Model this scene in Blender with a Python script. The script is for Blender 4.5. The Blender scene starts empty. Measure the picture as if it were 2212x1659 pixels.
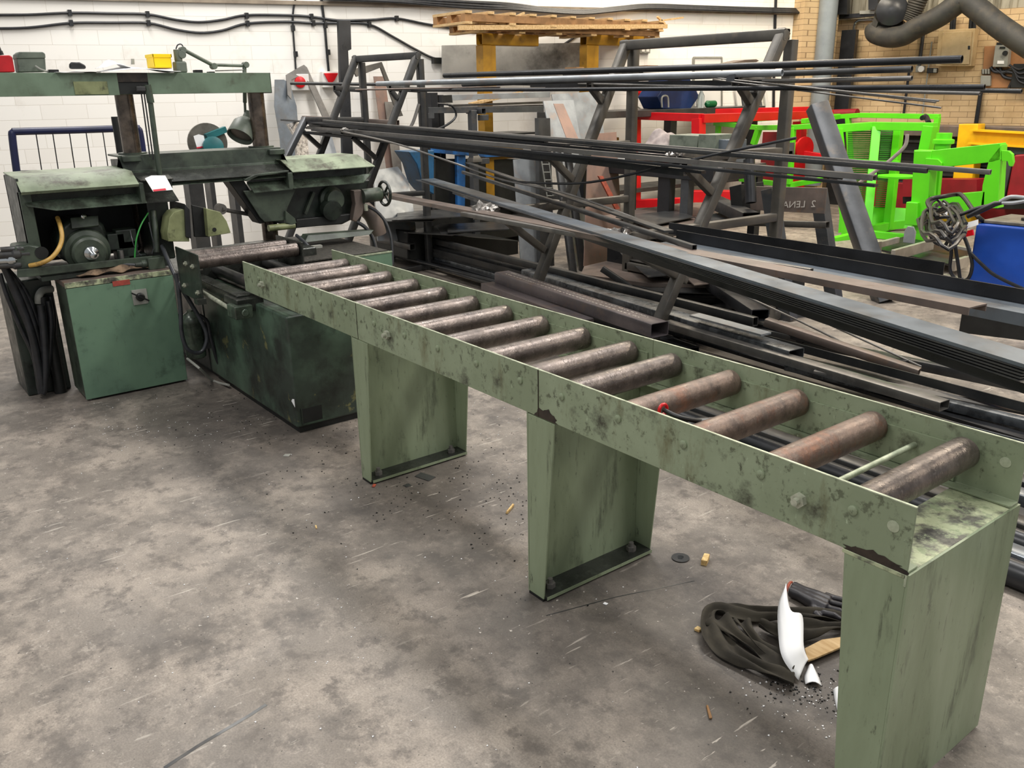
import bpy, bmesh, math, random
from mathutils import Vector as V3, Matrix, noise
rnd = random.Random(7)
SC = bpy.context.scene
COL = SC.collection
PI = math.pi
# ------------------------------------------------------------------ camera
FPX, YAW, PIT, ROL = 1851.6, 2.4874, .3273, -.0169
CAM = V3((.7713, -1.6621, 1.6932))
_f = V3((math.cos(YAW)*math.cos(PIT), math.sin(YAW)*math.cos(PIT), -math.sin(PIT)))
_r = V3((math.sin(YAW), -math.cos(YAW), 0)); _u = _r.cross(_f)
R_ = math.cos(ROL)*_r + math.sin(ROL)*_u
U_ = -math.sin(ROL)*_r + math.cos(ROL)*_u
cd = bpy.data.cameras.new('camera'); cam = bpy.data.objects.new('camera', cd); COL.objects.link(cam)
cd.sensor_width = 36; cd.lens = 36*FPX/2212; cd.clip_start = .05; cd.clip_end = 100
cam.matrix_world = Matrix(((R_.x, U_.x, -_f.x, CAM.x), (R_.y, U_.y, -_f.y, CAM.y), (R_.z, U_.z, -_f.z, CAM.z), (0, 0, 0, 1)))
SC.camera = cam
# ------------------------------------------------------------------ view, world, lights
SC.view_settings.view_transform = 'Standard'; SC.view_settings.look = 'None'
SC.view_settings.exposure = 0.0; SC.view_settings.gamma = 1; SC.view_settings.use_curve_mapping = False
w = bpy.data.worlds.new('world'); SC.world = w; w.use_nodes = True
w.node_tree.nodes['Background'].inputs[0].default_value = (.93, .96, 1, 1)
w.node_tree.nodes['Background'].inputs[1].default_value = .42
def lamp(name, loc, sx, sy, e, col=(1, .97, .92), rz=0, aim=None):
    l = bpy.data.lights.new(name, 'AREA'); l.shape = 'RECTANGLE'; l.size = sx; l.size_y = sy; l.energy = e; l.color = col
    o = bpy.data.objects.new(name, l); COL.objects.link(o); o.location = loc; o.rotation_euler = (0, 0, rz)
    if aim: o.rotation_euler = (V3(aim)-V3(loc)).to_track_quat('-Z', 'Y').to_euler()
    return o
for i, (x, y, e) in enumerate([(-1.5, 3.2, 190), (-5.5, 3.0, 150), (2.2, 3.0, 150), (-6.0, 7.4, 250), (-2.0, 8.0, 240),
                               (-8.0, .6, 150), (-2.6, -2.6, 120), (1.6, -3.2, 90), (3, 8, 150)]):
    lamp('bay_light', (x, y, 5.4), 2.6, .7, e, (1, .97, .93) if y < 7 else (1, .88, .70))
# ------------------------------------------------------------------ photo-derived points on real planes
def ray(px, py): return _f + R_*((px-1106)/FPX) - U_*((py-829.5)/FPX)
def Z(px, py, z=0): r = ray(px, py); return CAM + r*((z-CAM.z)/r.z)
def X(px, py, x): r = ray(px, py); return CAM + r*((x-CAM.x)/r.x)
def Y(px, py, y): r = ray(px, py); return CAM + r*((y-CAM.y)/r.y)
def PL(px, py, p, n): r = ray(px, py); return CAM + r*((V3(p)-CAM).dot(V3(n))/r.dot(V3(n)))
# ------------------------------------------------------------------ materials
def h(s):
    s = s.lstrip('#'); c = [int(s[i:i+2], 16)/255 for i in (0, 2, 4)]
    return tuple(((x/12.92) if x <= .04045 else ((x+.055)/1.055)**2.4) for x in c)+(1,)
MATS = {}
def M(name, c1, c2=None, rough=.5, metal=0, sc=4, ramp=(.4, .62), dirt=None, dsc=9, dramp=(.58, .7), bump=0, bsc=60,
      stretch=None, rvar=.0, spec=.5, extra=(), rand=0, chip=None, csc=14, cramp=(.66, .68), ior=None, trans=0, alpha=1):
    m = bpy.data.materials.new(name); m.use_nodes = True; N = m.node_tree.nodes; L = m.node_tree.links
    b = N['Principled BSDF']; b.inputs['Roughness'].default_value = rough; b.inputs['Metallic'].default_value = metal
    b.inputs['Specular IOR Level'].default_value = spec
    b.inputs['Transmission Weight'].default_value = trans
    if ior: b.inputs['IOR'].default_value = ior
    tc = N.new('ShaderNodeTexCoord'); src = tc.outputs['Object']; osrc = src
    if rand:
        oi = N.new('ShaderNodeObjectInfo'); vm = N.new('ShaderNodeVectorMath'); vm.operation = 'MULTIPLY_ADD'; vm.inputs[1].default_value = (rand, rand, rand)
        L.new(oi.outputs['Location'], vm.inputs[0]); L.new(src, vm.inputs[2]); src = osrc = vm.outputs[0]
    if stretch:
        mp = N.new('ShaderNodeMapping'); mp.inputs['Scale'].default_value = stretch; L.new(src, mp.inputs[0]); src = mp.outputs[0]
    def nz(scale, det=6, rgh=.6):
        n = N.new('ShaderNodeTexNoise'); n.inputs['Scale'].default_value = scale; n.inputs['Detail'].default_value = det
        n.inputs['Roughness'].default_value = rgh; L.new(src, n.inputs['Vector']); return n.outputs['Fac']
    def rp(fac, lo, hi):
        r = N.new('ShaderNodeMapRange'); r.inputs[1].default_value = lo; r.inputs[2].default_value = hi; L.new(fac, r.inputs[0]); return r.outputs[0]
    def mx(fac, a, bb):
        x = N.new('ShaderNodeMix'); x.data_type = 'RGBA'; L.new(fac, x.inputs[0])
        for s, k in ((a, 6), (bb, 7)):
            if isinstance(s, tuple): x.inputs[k].default_value = s
            else: L.new(s, x.inputs[k])
        return x.outputs[2]
    col = h(c1)
    if c2: col = mx(rp(nz(sc), *ramp), col, h(c2))
    if chip: col = mx(rp(nz(csc, 8, .7), *cramp), col, h(chip))
    if dirt: col = mx(rp(nz(dsc, 8, .7), *dramp), col, h(dirt))
    for ecol, esc, elo, ehi, est in extra:
        q = N.new('ShaderNodeMapping'); q.inputs['Scale'].default_value = est; q.inputs['Location'].default_value = (esc, 3.1, 1.7); L.new(osrc, q.inputs[0])
        n = N.new('ShaderNodeTexNoise'); n.inputs['Scale'].default_value = esc; n.inputs['Detail'].default_value = 9; n.inputs['Roughness'].default_value = .75; L.new(q.outputs[0], n.inputs['Vector'])
        col = mx(rp(n.outputs['Fac'], elo, ehi), col, h(ecol))
    if isinstance(col, tuple): b.inputs['Base Color'].default_value = col
    else: L.new(col, b.inputs['Base Color'])
    if rvar:
        r = N.new('ShaderNodeMapRange'); L.new(nz(sc*2.3), r.inputs[0]); r.inputs[1].default_value = .3; r.inputs[2].default_value = .7
        r.inputs[3].default_value = max(.05, rough-rvar); r.inputs[4].default_value = min(1, rough+rvar); L.new(r.outputs[0], b.inputs['Roughness'])
    if bump:
        bp = N.new('ShaderNodeBump'); bp.inputs['Strength'].default_value = bump; bp.inputs['Distance'].default_value = .004
        L.new(nz(bsc, 4), bp.inputs['Height']); L.new(bp.outputs[0], b.inputs['Normal'])
    MATS[name] = m
    return m
M('sage', '#929D81', '#838E72', .42, 0, 3, dirt='#3D3D30', dsc=8, dramp=(.55, .70), chip='#5F6650', csc=26, cramp=(.58, .64), rvar=.12, bump=.1, extra=[('#3A3A2C', 22, .60, .70, (1, 1, .5)), ('#6B6A4C', 9, .54, .72, (1, 1, .3)), ('#AEBB9C', 60, .64, .70, (1, 1, .3))])
M('sage_leg', '#919D80', '#7D886B', .4, 0, 4, dirt='#33362C', dsc=11, dramp=(.56, .76), chip='#525746', csc=50, cramp=(.62, .68), rvar=.1, bump=.08, stretch=(1, 1, .22), extra=[('#34362A', 24, .60, .72, (1, 1, .12)), ('#2C2D26', 9, .60, .70, (1, 1, .6)), ('#3A3D31', 120, .66, .72, (1, 1, 1))])
M('sage_worn', '#B3BA96', '#66665A', .4, .1, 11, ramp=(.46, .56), dirt='#2C2B28', dsc=9, dramp=(.52, .64), rvar=.15, extra=[('#8E9A78', 30, .52, .6, (1, 1, 1))])
M('burnt', '#3B3128', '#241D18', .5, .1, 20)
M('edge_pale', '#B9C0A6', '#8C957C', .4, .2, 20)
M('roller', '#756A63', '#524A46', .34, .6, 10, ramp=(.35, .65), dirt='#948880', dsc=40, dramp=(.58, .75), rvar=.14, bump=.35, bsc=70, rand=7.3, extra=[('#3C3532', 9, .48, .72, (1, 1.6, 1)), ('#9A8E85', 40, .60, .70, (1, 3, 1))])
M('roller_rust', '#7D6A5E', '#574C46', .42, .5, 9, ramp=(.35, .65), dirt='#8A5F48', dsc=9, dramp=(.5, .72), rvar=.12, bump=.35, bsc=70, rand=7.3, extra=[('#3C3532', 9, .5, .74, (1, 1.6, 1)), ('#9A8A80', 40, .62, .72, (1, 3, 1))])
M('zinc', '#BDBFAC', '#9A9D8A', .35, .3, 40)
M('green_door', '#66826B', '#58725F', .38, 0, 2.5, extra=[('#4A5846', 20, .6, .72, (1, 1, .25))], dirt='#39473B', dsc=5, dramp=(.56, .78), chip='#3a4a3c', csc=40, cramp=(.68, .71), rvar=.1)
M('green_beam', '#718570', '#62735F', .42, 0, 4, dirt='#4B4A3C', dsc=6, dramp=(.58, .75))
M('green_pale', '#919C83', '#737D68', .4, 0, 5, dirt='#4A473B', dsc=8, dramp=(.52, .66))
M('green_mid', '#485245', '#353E35', .4, 0, 5, dirt='#262A24', dsc=8, dramp=(.5, .68), rvar=.1)
M('green_dark', '#2C342D', '#212723', .36, 0, 6, dirt='#161816', dsc=10, dramp=(.5, .65), rvar=.12)
M('green_base', '#4C6150', '#303A32', .4, 0, 2.5, ramp=(.38, .6), dirt='#20241F', dsc=3.5, dramp=(.47, .64), chip='#6A6843', csc=5, cramp=(.61, .635), rvar=.1)
M('oily', '#3A3C38', '#2A2C28', .28, .3, 8, dirt='#4b4f47', dsc=20, dramp=(.55, .7), rvar=.1)
M('oily_green', '#5E6B5C', '#3F463E', .25, .3, 10, dirt='#33362f', dsc=8, dramp=(.5, .65), rvar=.1)
M('olive', '#8B9168', '#757A55', .45, 0, 8, dirt='#3E4030', dsc=12, dramp=(.56, .7))
M('black', '#131413', '#1E1F1E', .5, .1, 10)
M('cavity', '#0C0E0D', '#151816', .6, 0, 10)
M('rubber', '#1A1B1D', '#25262A', .38, 0, 20)
M('rubber_grey', '#3A3C40', '#2B2D30', .35, 0, 20)
M('swarf', '#45423C', '#2B2925', .6, .5, 60, ramp=(.4, .6), dirt='#8b877d', dsc=150, dramp=(.62, .68), bump=.8, bsc=180)
M('chrome', '#C9CCCC', None, .15, 1)
M('column', '#75685C', '#4A433D', .25, .7, 12, dirt='#5E4E3E', dsc=5, dramp=(.55, .7), rvar=.08)
M('steel_dark', '#4A4A49', '#333436', .36, .35, 3, stretch=(1, 1, 1), dirt='#4E4A45', dsc=5, dramp=(.52, .72), rvar=.1)
M('steel_black', '#242527', '#303134', .34, .3, 3, rvar=.1)
M('steel_blue', '#737B83', '#5E656C', .36, .4, 2.5, dirt='#646260', dsc=4, dramp=(.5, .7), rvar=.1)
M('steel_grey', '#7C7975', '#625F5B', .38, .4, 3, dirt='#7F7A74', dsc=7, dramp=(.52, .68), rvar=.1)
M('steel_brown', '#7A6C64', '#635A54', .45, .3, 4, dirt='#77604F', dsc=9, dramp=(.55, .72), rvar=.1)
M('steel_purple', '#736A6B', '#5C5659', .33, .35, 3, dirt='#7B6A62', dsc=6, dramp=(.55, .72), rvar=.08)
M('steel_mottle', '#6A6E72', '#4B4E51', .32, .4, 9, ramp=(.46, .54), dirt='#787C80', dsc=14, dramp=(.56, .66), rvar=.1)
M('rack', '#5B5750', '#4A4743', .4, .25, 4, dirt='#5D564C', dsc=9, dramp=(.55, .7), rvar=.08)
M('rack_grey', '#5A5C5F', '#4A4C4F', .42, .5, 4, dirt='#66605A', dsc=6, dramp=(.55, .7))
M('galv', '#A3A7AA', '#8B8F93', .38, .4, 4, dirt='#A59489', dsc=4, dramp=(.55, .7), rvar=.1)
M('plate_rust', '#93776A', '#7F6B62', .5, .3, 5, dirt='#A2583A', dsc=6, dramp=(.6, .72))
M('rust_red', '#A4492F', '#7E3B2A', .7, 0, 20)
M('red', '#D9121C', '#C40F18', .35, 0, 3)
M('red_dark', '#8E1420', '#7A1019', .5, 0, 3)
M('lime', '#66DE22', '#5BD01E', .32, 0, 2)
M('lime_mesh', '#2F7F1C', None, .5)
M('yellow', '#F2BE12', '#E3AD10', .4, 0, 4)
M('mustard', '#B5851C', '#9C7018', .5, 0, 5, dirt='#6E5220', dsc=6, dramp=(.58, .75))
M('bin_yellow', '#FFD90F', None, .35)
M('blue', '#1E4FB0', '#1A48A4', .38, 0, 4)
M('blue_dark', '#1B3466', '#162B55', .35, 0, 5)
M('blue_tank', '#2A5E86', '#234E6E', .4, 0, 5, dirt='#3D4A50', dsc=5, dramp=(.5, .7))
M('blue_beam', '#2F6FB5', '#285D97', .45, 0, 6, dirt='#39424A', dsc=6, dramp=(.55, .7))
M('navy', '#1B2148', '#151A38', .4)
M('teal', '#1F6E72', '#195659', .4)
M('grinder_grey', '#77736A', '#5F5B53', .45, .3, 10)
M('alu', '#BDB9B0', '#A5A19A', .4, .6, 5)
M('pvc_grey', '#8F979B', '#7F878C', .4, .1, 3)
M('box_grey', '#6B7367', '#5C6459', .45, 0, 8, dirt='#3F463F', dsc=9, dramp=(.55, .7))
M('cream', '#C6AE84', '#B79E74', .5, 0, 5, dirt='#8E7A5C', dsc=4, dramp=(.56, .75))
M('ply', '#A5744A', '#96683F', .6, 0, 5)
M('timber', '#CDAE80', '#B3915F', .7, 0, 8, stretch=(1, 6, 6))
M('timber_dark', '#9A7248', '#7E5C38', .7, 0, 8)
M('wood_chip', '#E0C489', '#B8935A', .7, 0, 40)
M('paper', '#F4F4F4', None, .6)
M('tag_red', '#D41F3A', None, .5)
M('plaque', '#A8483C', '#8E4036', .5, 0, 40)
M('cloth_brown', '#86705A', '#5C4B3B', .9, 0, 14, ramp=(.42, .6), dirt='#2A211A', dsc=9, dramp=(.55, .66))
M('cloth_olive', '#3A352B', '#2B2720', .95, 0, 12)
M('cloth_grey', '#A29793', '#8B807D', .95, 0, 12)
M('glove', '#1E1C20', '#2A272C', .45, 0, 10)
M('hose_yellow', '#C9A256', '#A9843F', .4, 0, 12, dirt='#6B4F2A', dsc=9, dramp=(.58, .68))
M('wire_green', '#2F8A3A', None, .5)
M('plastic_wrap', '#B7B2AC', '#7C7772', .2, .5, 30, bump=1, bsc=40)
M('duct', '#3A3935', '#2C2C2C', .6, .0, 6, dirt='#4A443A', dsc=5, dramp=(.5, .7))
M('flex', '#3B3833', '#4A463F', .6, .1, 6)
M('brass', '#B08A3C', None, .35, .9)
M('bottle', '#CDD8D8', None, .1, 0, trans=.8, ior=1.3)
M('bottle_green', '#136B3C', None, .3)
M('red_plastic', '#C41E25', '#A8181F', .35, 0, 6)
M('white_paint', '#E6E4DE', None, .5)
M('iso_grey', '#9A9A92', '#86867E', .5)
M('chalk', '#B9B2A8', None, .8)
# ------------------------------------------------------------------ mesh builder
WL = {}
class MB:
    def __init__(s): s.v = []; s.f = []
    def add(s, vs, fs):
        n = len(s.v); s.v += [V3(p) for p in vs]; s.f += [tuple(i+n for i in f) for f in fs]; return s
    def bx(s, x0, x1, y0, y1, z0, z1):
        return s.hexa([(x0, y0, z0), (x1, y0, z0), (x1, y1, z0), (x0, y1, z0), (x0, y0, z1), (x1, y0, z1), (x1, y1, z1), (x0, y1, z1)])
    def hexa(s, p): return s.add(p, [(3, 2, 1, 0), (4, 5, 6, 7), (0, 1, 5, 4), (1, 2, 6, 5), (2, 3, 7, 6), (3, 0, 4, 7)])
    def frame(s, p0, p1, up=None):
        d = (V3(p1)-V3(p0)).normalized(); up = V3(up) if up else V3((0, 0, 1))
        if abs(d.dot(up)) > .98: up = V3((1, 0, 0)) if abs(d.x) < .9 else V3((0, 1, 0))
        a = d.cross(up).normalized(); b = a.cross(d).normalized(); return d, a, b
    def prof(s, p0, p1, pts, up=None, caps=True):
        p0, p1 = V3(p0), V3(p1); d, a, b = s.frame(p0, p1, up); n = len(pts)
        vs = [p0+a*u+b*v for u, v in pts]+[p1+a*u+b*v for u, v in pts]
        fs = [(i, (i+1) % n, (i+1) % n+n, i+n) for i in range(n)]
        if caps: fs += [tuple(range(n))[::-1], tuple(range(n, 2*n))]
        return s.add(vs, fs)
    def beam(s, p0, p1, w, hh, up=None): return s.prof(p0, p1, [(-w/2, -hh/2), (w/2, -hh/2), (w/2, hh/2), (-w/2, hh/2)], up)
    def ring(s, p0, p1, o, i, up=None):
        p0, p1 = V3(p0), V3(p1); d, a, b = s.frame(p0, p1, up); n = len(o)
        vs = []
        for P in (p0, p1):
            for q in (o, i): vs += [P+a*u+b*v for u, v in q]
        fs = []
        for k in range(n):
            j = (k+1) % n
            fs += [(k, j, 2*n+j, 2*n+k), (n+j, n+k, 3*n+k, 3*n+j), (j, k, n+k, n+j), (2*n+k, 2*n+j, 3*n+j, 3*n+k)]
        return s.add(vs, fs)
    def rhs(s, p0, p1, w, hh, t=.004, up=None, r=None):
        r = min(w, hh)*.14 if r is None else r
        def rr(W, H, R):
            o = []
            for cx, cy, a0 in ((1, 1, 0), (-1, 1, 90), (-1, -1, 180), (1, -1, 270)):
                for k in (0, 45, 90):
                    an = math.radians(a0+k); o.append((cx*(W/2-R)+math.cos(an)*R, cy*(H/2-R)+math.sin(an)*R))
            return o
        return s.ring(p0, p1, rr(w, hh, r), rr(w-2*t, hh-2*t, max(r-t, .0008)), up)
    def pipe(s, p0, p1, r, t=.003, n=16):
        c = [(math.cos(2*PI*k/n), math.sin(2*PI*k/n)) for k in range(n)]
        return s.ring(p0, p1, [(x*r, y*r) for x, y in c], [(x*(r-t), y*(r-t)) for x, y in c])
    def tube(s, path, r, n=10, caps=True):
        P = [V3(p) for p in path]; m = len(P); rs = r if isinstance(r, (list, tuple)) else [r]*m
        vs = []; a = None
        for i in range(m):
            d = (P[min(i+1, m-1)]-P[max(i-1, 0)]).normalized()
            if a is None: a = d.orthogonal().normalized()
            a = (a-d*a.dot(d)).normalized(); b = d.cross(a)
            vs += [P[i]+(a*math.cos(2*PI*k/n)+b*math.sin(2*PI*k/n))*rs[i] for k in range(n)]
        fs = [(i*n+k, i*n+(k+1) % n, (i+1)*n+(k+1) % n, (i+1)*n+k) for i in range(m-1) for k in range(n)]
        if caps: fs += [tuple(range(n))[::-1], tuple(range((m-1)*n, m*n))]
        return s.add(vs, fs)
    def cyl(s, p0, p1, r0, r1=None, n=20): return s.tube([p0, p1], [r0, r0 if r1 is None else r1], n)
    def lathe(s, p, ax, pr, n=24):   # pr: (distance along axis, radius)
        p = V3(p); ax = V3(ax).normalized(); a = ax.orthogonal().normalized(); b = ax.cross(a); m = len(pr)
        vs = [p+ax*t+(a*math.cos(2*PI*k/n)+b*math.sin(2*PI*k/n))*max(r, 1e-5) for t, r in pr for k in range(n)]
        fs = [(i*n+k, i*n+(k+1) % n, (i+1)*n+(k+1) % n, (i+1)*n+k) for i in range(m-1) for k in range(n)]
        fs += [tuple(range(n))[::-1], tuple(range((m-1)*n, m*n))]
        return s.add(vs, fs)
    def slab(s, pts, th):            # polygon pushed along th (vector) or its normal*th
        P = [V3(p) for p in pts]; n = len(P)
        if not isinstance(th, (tuple, V3)):
            nn = V3((0, 0, 0))
            for i in range(n): nn += (P[i]-P[0]).cross(P[(i+1) % n]-P[0])
            th = nn.normalized()*th
        th = V3(th)
        return s.add(P+[p+th for p in P], [tuple(range(n))[::-1], tuple(range(n, 2*n))]+[(i, (i+1) % n, (i+1) % n+n, i+n) for i in range(n)])
    def sheet(s, line, y0, y1, t=.006):   # (x,z) polyline, swept in y
        m = len(line); off = []
        for i in range(m):
            a = V3((*line[max(i-1, 0)], 0)); b = V3((*line[min(i+1, m-1)], 0)); d = (b-a).normalized(); off.append((line[i][0]-d.y*t, line[i][1]+d.x*t))
        L = list(line)+off[::-1]
        return s.slab([(x, y0, z) for x, z in L], (0, y1-y0, 0))
    def grid(s, nx, ny, fn, th=0):
        vs = [fn(i/(nx-1), j/(ny-1)) for j in range(ny) for i in range(nx)]
        fs = [(j*nx+i, j*nx+i+1, (j+1)*nx+i+1, (j+1)*nx+i) for j in range(ny-1) for i in range(nx-1)]
        return s.add(vs, fs)
    def build(s, name, mat, parent=None, loc=None, bev=0, solid=0, sub=0, ang=.6, remesh=0):
        if loc is None:
            xs = [p.x for p in s.v]; ys = [p.y for p in s.v]; zs = [p.z for p in s.v]
            loc = V3(((min(xs)+max(xs))/2, (min(ys)+max(ys))/2, min(zs)))
        loc = V3(loc)
        me = bpy.data.meshes.new(name); me.from_pydata([tuple(p-loc) for p in s.v], [], s.f); me.update()
        bm = bmesh.new(); bm.from_mesh(me); bmesh.ops.recalc_face_normals(bm, faces=bm.faces); bm.to_mesh(me); bm.free()
        me.shade_smooth(); me.set_sharp_from_angle(angle=ang)
        me.materials.append(MATS[mat] if isinstance(mat, str) else mat)
        o = bpy.data.objects.new(name, me); COL.objects.link(o); WL[o.name] = loc
        if parent: o.parent = parent; o.location = loc-WL[parent.name]
        else: o.location = loc
        if solid: md = o.modifiers.new('s', 'SOLIDIFY'); md.thickness = solid; md.offset = 0
        if remesh: md = o.modifiers.new('r', 'REMESH'); md.mode = 'VOXEL'; md.voxel_size = remesh; md.use_smooth_shade = True; md = o.modifiers.new('c', 'SMOOTH'); md.iterations = 3
        if sub: md = o.modifiers.new('u', 'SUBSURF'); md.levels = sub; md.render_levels = sub
        if bev: md = o.modifiers.new('b', 'BEVEL'); md.width = bev; md.segments = 2; md.limit_method = 'ANGLE'; md.angle_limit = .7; md.harden_normals = True
        return o
def tag(o, label=None, cat=None, group=None, kind=None):
    for k, v in (('label', label), ('category', cat), ('group', group), ('kind', kind)):
        if v: o[k] = v
    return o
def thing(name, loc, label, cat, group=None):
    o = bpy.data.objects.new(name, None); COL.objects.link(o); o.location = loc; o.empty_display_size = .1; WL[o.name] = V3(loc)
    return tag(o, label, cat, group)
def dup(src, loc, parent=None):       # loc in world space; copies children too
    c = src.copy(); COL.objects.link(c); WL[c.name] = V3(loc); c.parent = parent
    c.location = V3(loc)-(WL[parent.name] if parent else V3((0, 0, 0)))
    for ch in [k for k in bpy.data.objects if k.parent == src]:
        dup(ch, V3(loc)+ch.location, c)
    return c
def hexbolt(p, ax, r, t, shank=.6):
    m = MB(); p = V3(p); ax = V3(ax).normalized(); a = ax.orthogonal().normalized(); b = ax.cross(a)
    m.slab([p+(a*math.cos(PI/3*k)+b*math.sin(PI/3*k))*r for k in range(6)], ax*t)
    if shank: m.cyl(p+ax*t, p+ax*(t+t*shank), r*.5, n=10)
    return m
def sag(p0, p1, s, n=12, side=(0, 0, 0)):
    p0, p1 = V3(p0), V3(p1)
    return [p0.lerp(p1, i/n)+V3((0, 0, -s))*4*(i/n)*(1-i/n)+V3(side)*4*(i/n)*(1-i/n) for i in range(n+1)]
def smooth_path(P, k=5):
    P = [V3(p) for p in P]; out = []
    for i in range(len(P)-1):
        a, b, c, d = P[max(i-1, 0)], P[i], P[i+1], P[min(i+2, len(P)-1)]
        for j in range(k):
            t = j/k; out.append(.5*((2*b)+(c-a)*t+(2*a-5*b+4*c-d)*t*t+(3*b-a-3*c+d)*t**3))
    return out+[P[-1]]
# ------------------------------------------------------------------ setting
def floor_mat():
    m = bpy.data.materials.new('concrete'); m.use_nodes = True; N = m.node_tree.nodes; L = m.node_tree.links; b = N['Principled BSDF']
    tc = N.new('ShaderNodeTexCoord'); src = tc.outputs['Object']
    def mp(scale=(1, 1, 1), rz=0, loc=(0, 0, 0)):
        q = N.new('ShaderNodeMapping'); q.inputs['Scale'].default_value = scale; q.inputs['Rotation'].default_value = (0, 0, rz); q.inputs['Location'].default_value = loc; L.new(src, q.inputs[0]); return q.outputs[0]
    def nz(scale, det=8, r=.62, v=None, dist=0):
        n = N.new('ShaderNodeTexNoise'); n.inputs['Scale'].default_value = scale; n.inputs['Detail'].default_value = det; n.inputs['Roughness'].default_value = r
        n.inputs['Distortion'].default_value = dist; L.new(v or src, n.inputs['Vector']); return n.outputs['Fac']
    def rp(f, a, bb, c=0, d=1):
        r = N.new('ShaderNodeMapRange'); r.inputs[1].default_value = a; r.inputs[2].default_value = bb; r.inputs[3].default_value = c; r.inputs[4].default_value = d; L.new(f, r.inputs[0]); return r.outputs[0]
    def mx(f, a, bb, mode='MIX'):
        x = N.new('ShaderNodeMix'); x.data_type = 'RGBA'; x.blend_type = mode; L.new(f, x.inputs[0])
        for s, k in ((a, 6), (bb, 7)):
            if isinstance(s, tuple): x.inputs[k].default_value = s
            else: L.new(s, x.inputs[k])
        return x.outputs[2]
    def ma(op, a, bb):
        x = N.new('ShaderNodeMath'); x.operation = op
        for s, k in ((a, 0), (bb, 1)):
            if isinstance(s, (int, float)): x.inputs[k].default_value = s
            else: L.new(s, x.inputs[k])
        return x.outputs[0]
    c = mx(rp(nz(1.1), .36, .62), h('#9A9085'), h('#7F776E'))
    c = mx(rp(nz(3.2, 10, .72), .46, .60), c, h('#B0A497'))
    c = mx(rp(nz(9, 8, .72, mp(loc=(1, 4, 0))), .5, .62), c, h('#746C64'))
    c = mx(rp(nz(2.2, 9, .7, mp(loc=(7, 3, 0))), .54, .66), c, h('#645E58'))
    c = mx(ma('MULTIPLY', rp(nz(17, 8, .75, mp(loc=(2, 9, 0))), .56, .66), .7), c, h('#BDB2A5'))
    c = mx(ma('MULTIPLY', rp(nz(160, 4, .7), .35, .65), .45), c, h('#56504A'))
    # oily dirt and painted-in shade round the saw and along the conveyor feet
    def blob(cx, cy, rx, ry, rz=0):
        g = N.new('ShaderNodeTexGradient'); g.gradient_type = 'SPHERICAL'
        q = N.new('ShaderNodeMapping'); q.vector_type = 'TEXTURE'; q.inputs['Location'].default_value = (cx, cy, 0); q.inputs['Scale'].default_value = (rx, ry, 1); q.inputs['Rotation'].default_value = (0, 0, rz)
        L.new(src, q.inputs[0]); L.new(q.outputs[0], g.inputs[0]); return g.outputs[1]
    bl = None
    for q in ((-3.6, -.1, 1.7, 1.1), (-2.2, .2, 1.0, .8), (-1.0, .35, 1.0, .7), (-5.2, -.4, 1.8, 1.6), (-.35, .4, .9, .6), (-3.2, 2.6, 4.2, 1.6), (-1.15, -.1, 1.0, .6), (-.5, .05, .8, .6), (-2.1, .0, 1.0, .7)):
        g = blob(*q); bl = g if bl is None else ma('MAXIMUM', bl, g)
    grime_shade = ma('ADD', bl, ma('MULTIPLY', rp(nz(3, 8, .7), .3, .7), .45))
    c = mx(rp(grime_shade, .44, 1.0, 0, .70), c, h('#3A3532'))
    # scuffs and scratches
    for sc, rz, st, lo, hi in ((34, .5, (1, .07, 1), .69, .72), (30, 1.9, (1, .09, 1), .69, .72), (44, -.6, (1, .10, 1), .69, .72), (60, 1.2, (1, .16, 1), .69, .72), (52, 2.6, (1, .12, 1), .69, .72)):
        s1 = rp(nz(sc, 3, .5, mp(st, rz)), lo, hi); s1 = ma('MULTIPLY', s1, rp(nz(1.7, 4, .6, mp(loc=(rz*9, 2, 0))), .45, .62))
        c = mx(ma('MULTIPLY', s1, .65), c, h('#CFC6B9'))
    sp = rp(nz(55, 3, .6), .68, .72); c = mx(ma('MULTIPLY', sp, rp(nz(2.0, 4), .46, .6)), c, h('#D5CDC3'))
    sp = rp(nz(80, 2, .5, mp(loc=(3, 8, 0))), .72, .74); c = mx(sp, c, h('#2A2724'))
    L.new(c, b.inputs['Base Color'])
    L.new(rp(nz(3, 6), .3, .7, .42, .68), b.inputs['Roughness'])
    bp = N.new('ShaderNodeBump'); bp.inputs['Strength'].default_value = .12; bp.inputs['Distance'].default_value = .006; L.new(nz(35, 6), bp.inputs['Height']); L.new(bp.outputs[0], b.inputs['Normal'])
    return m
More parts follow.
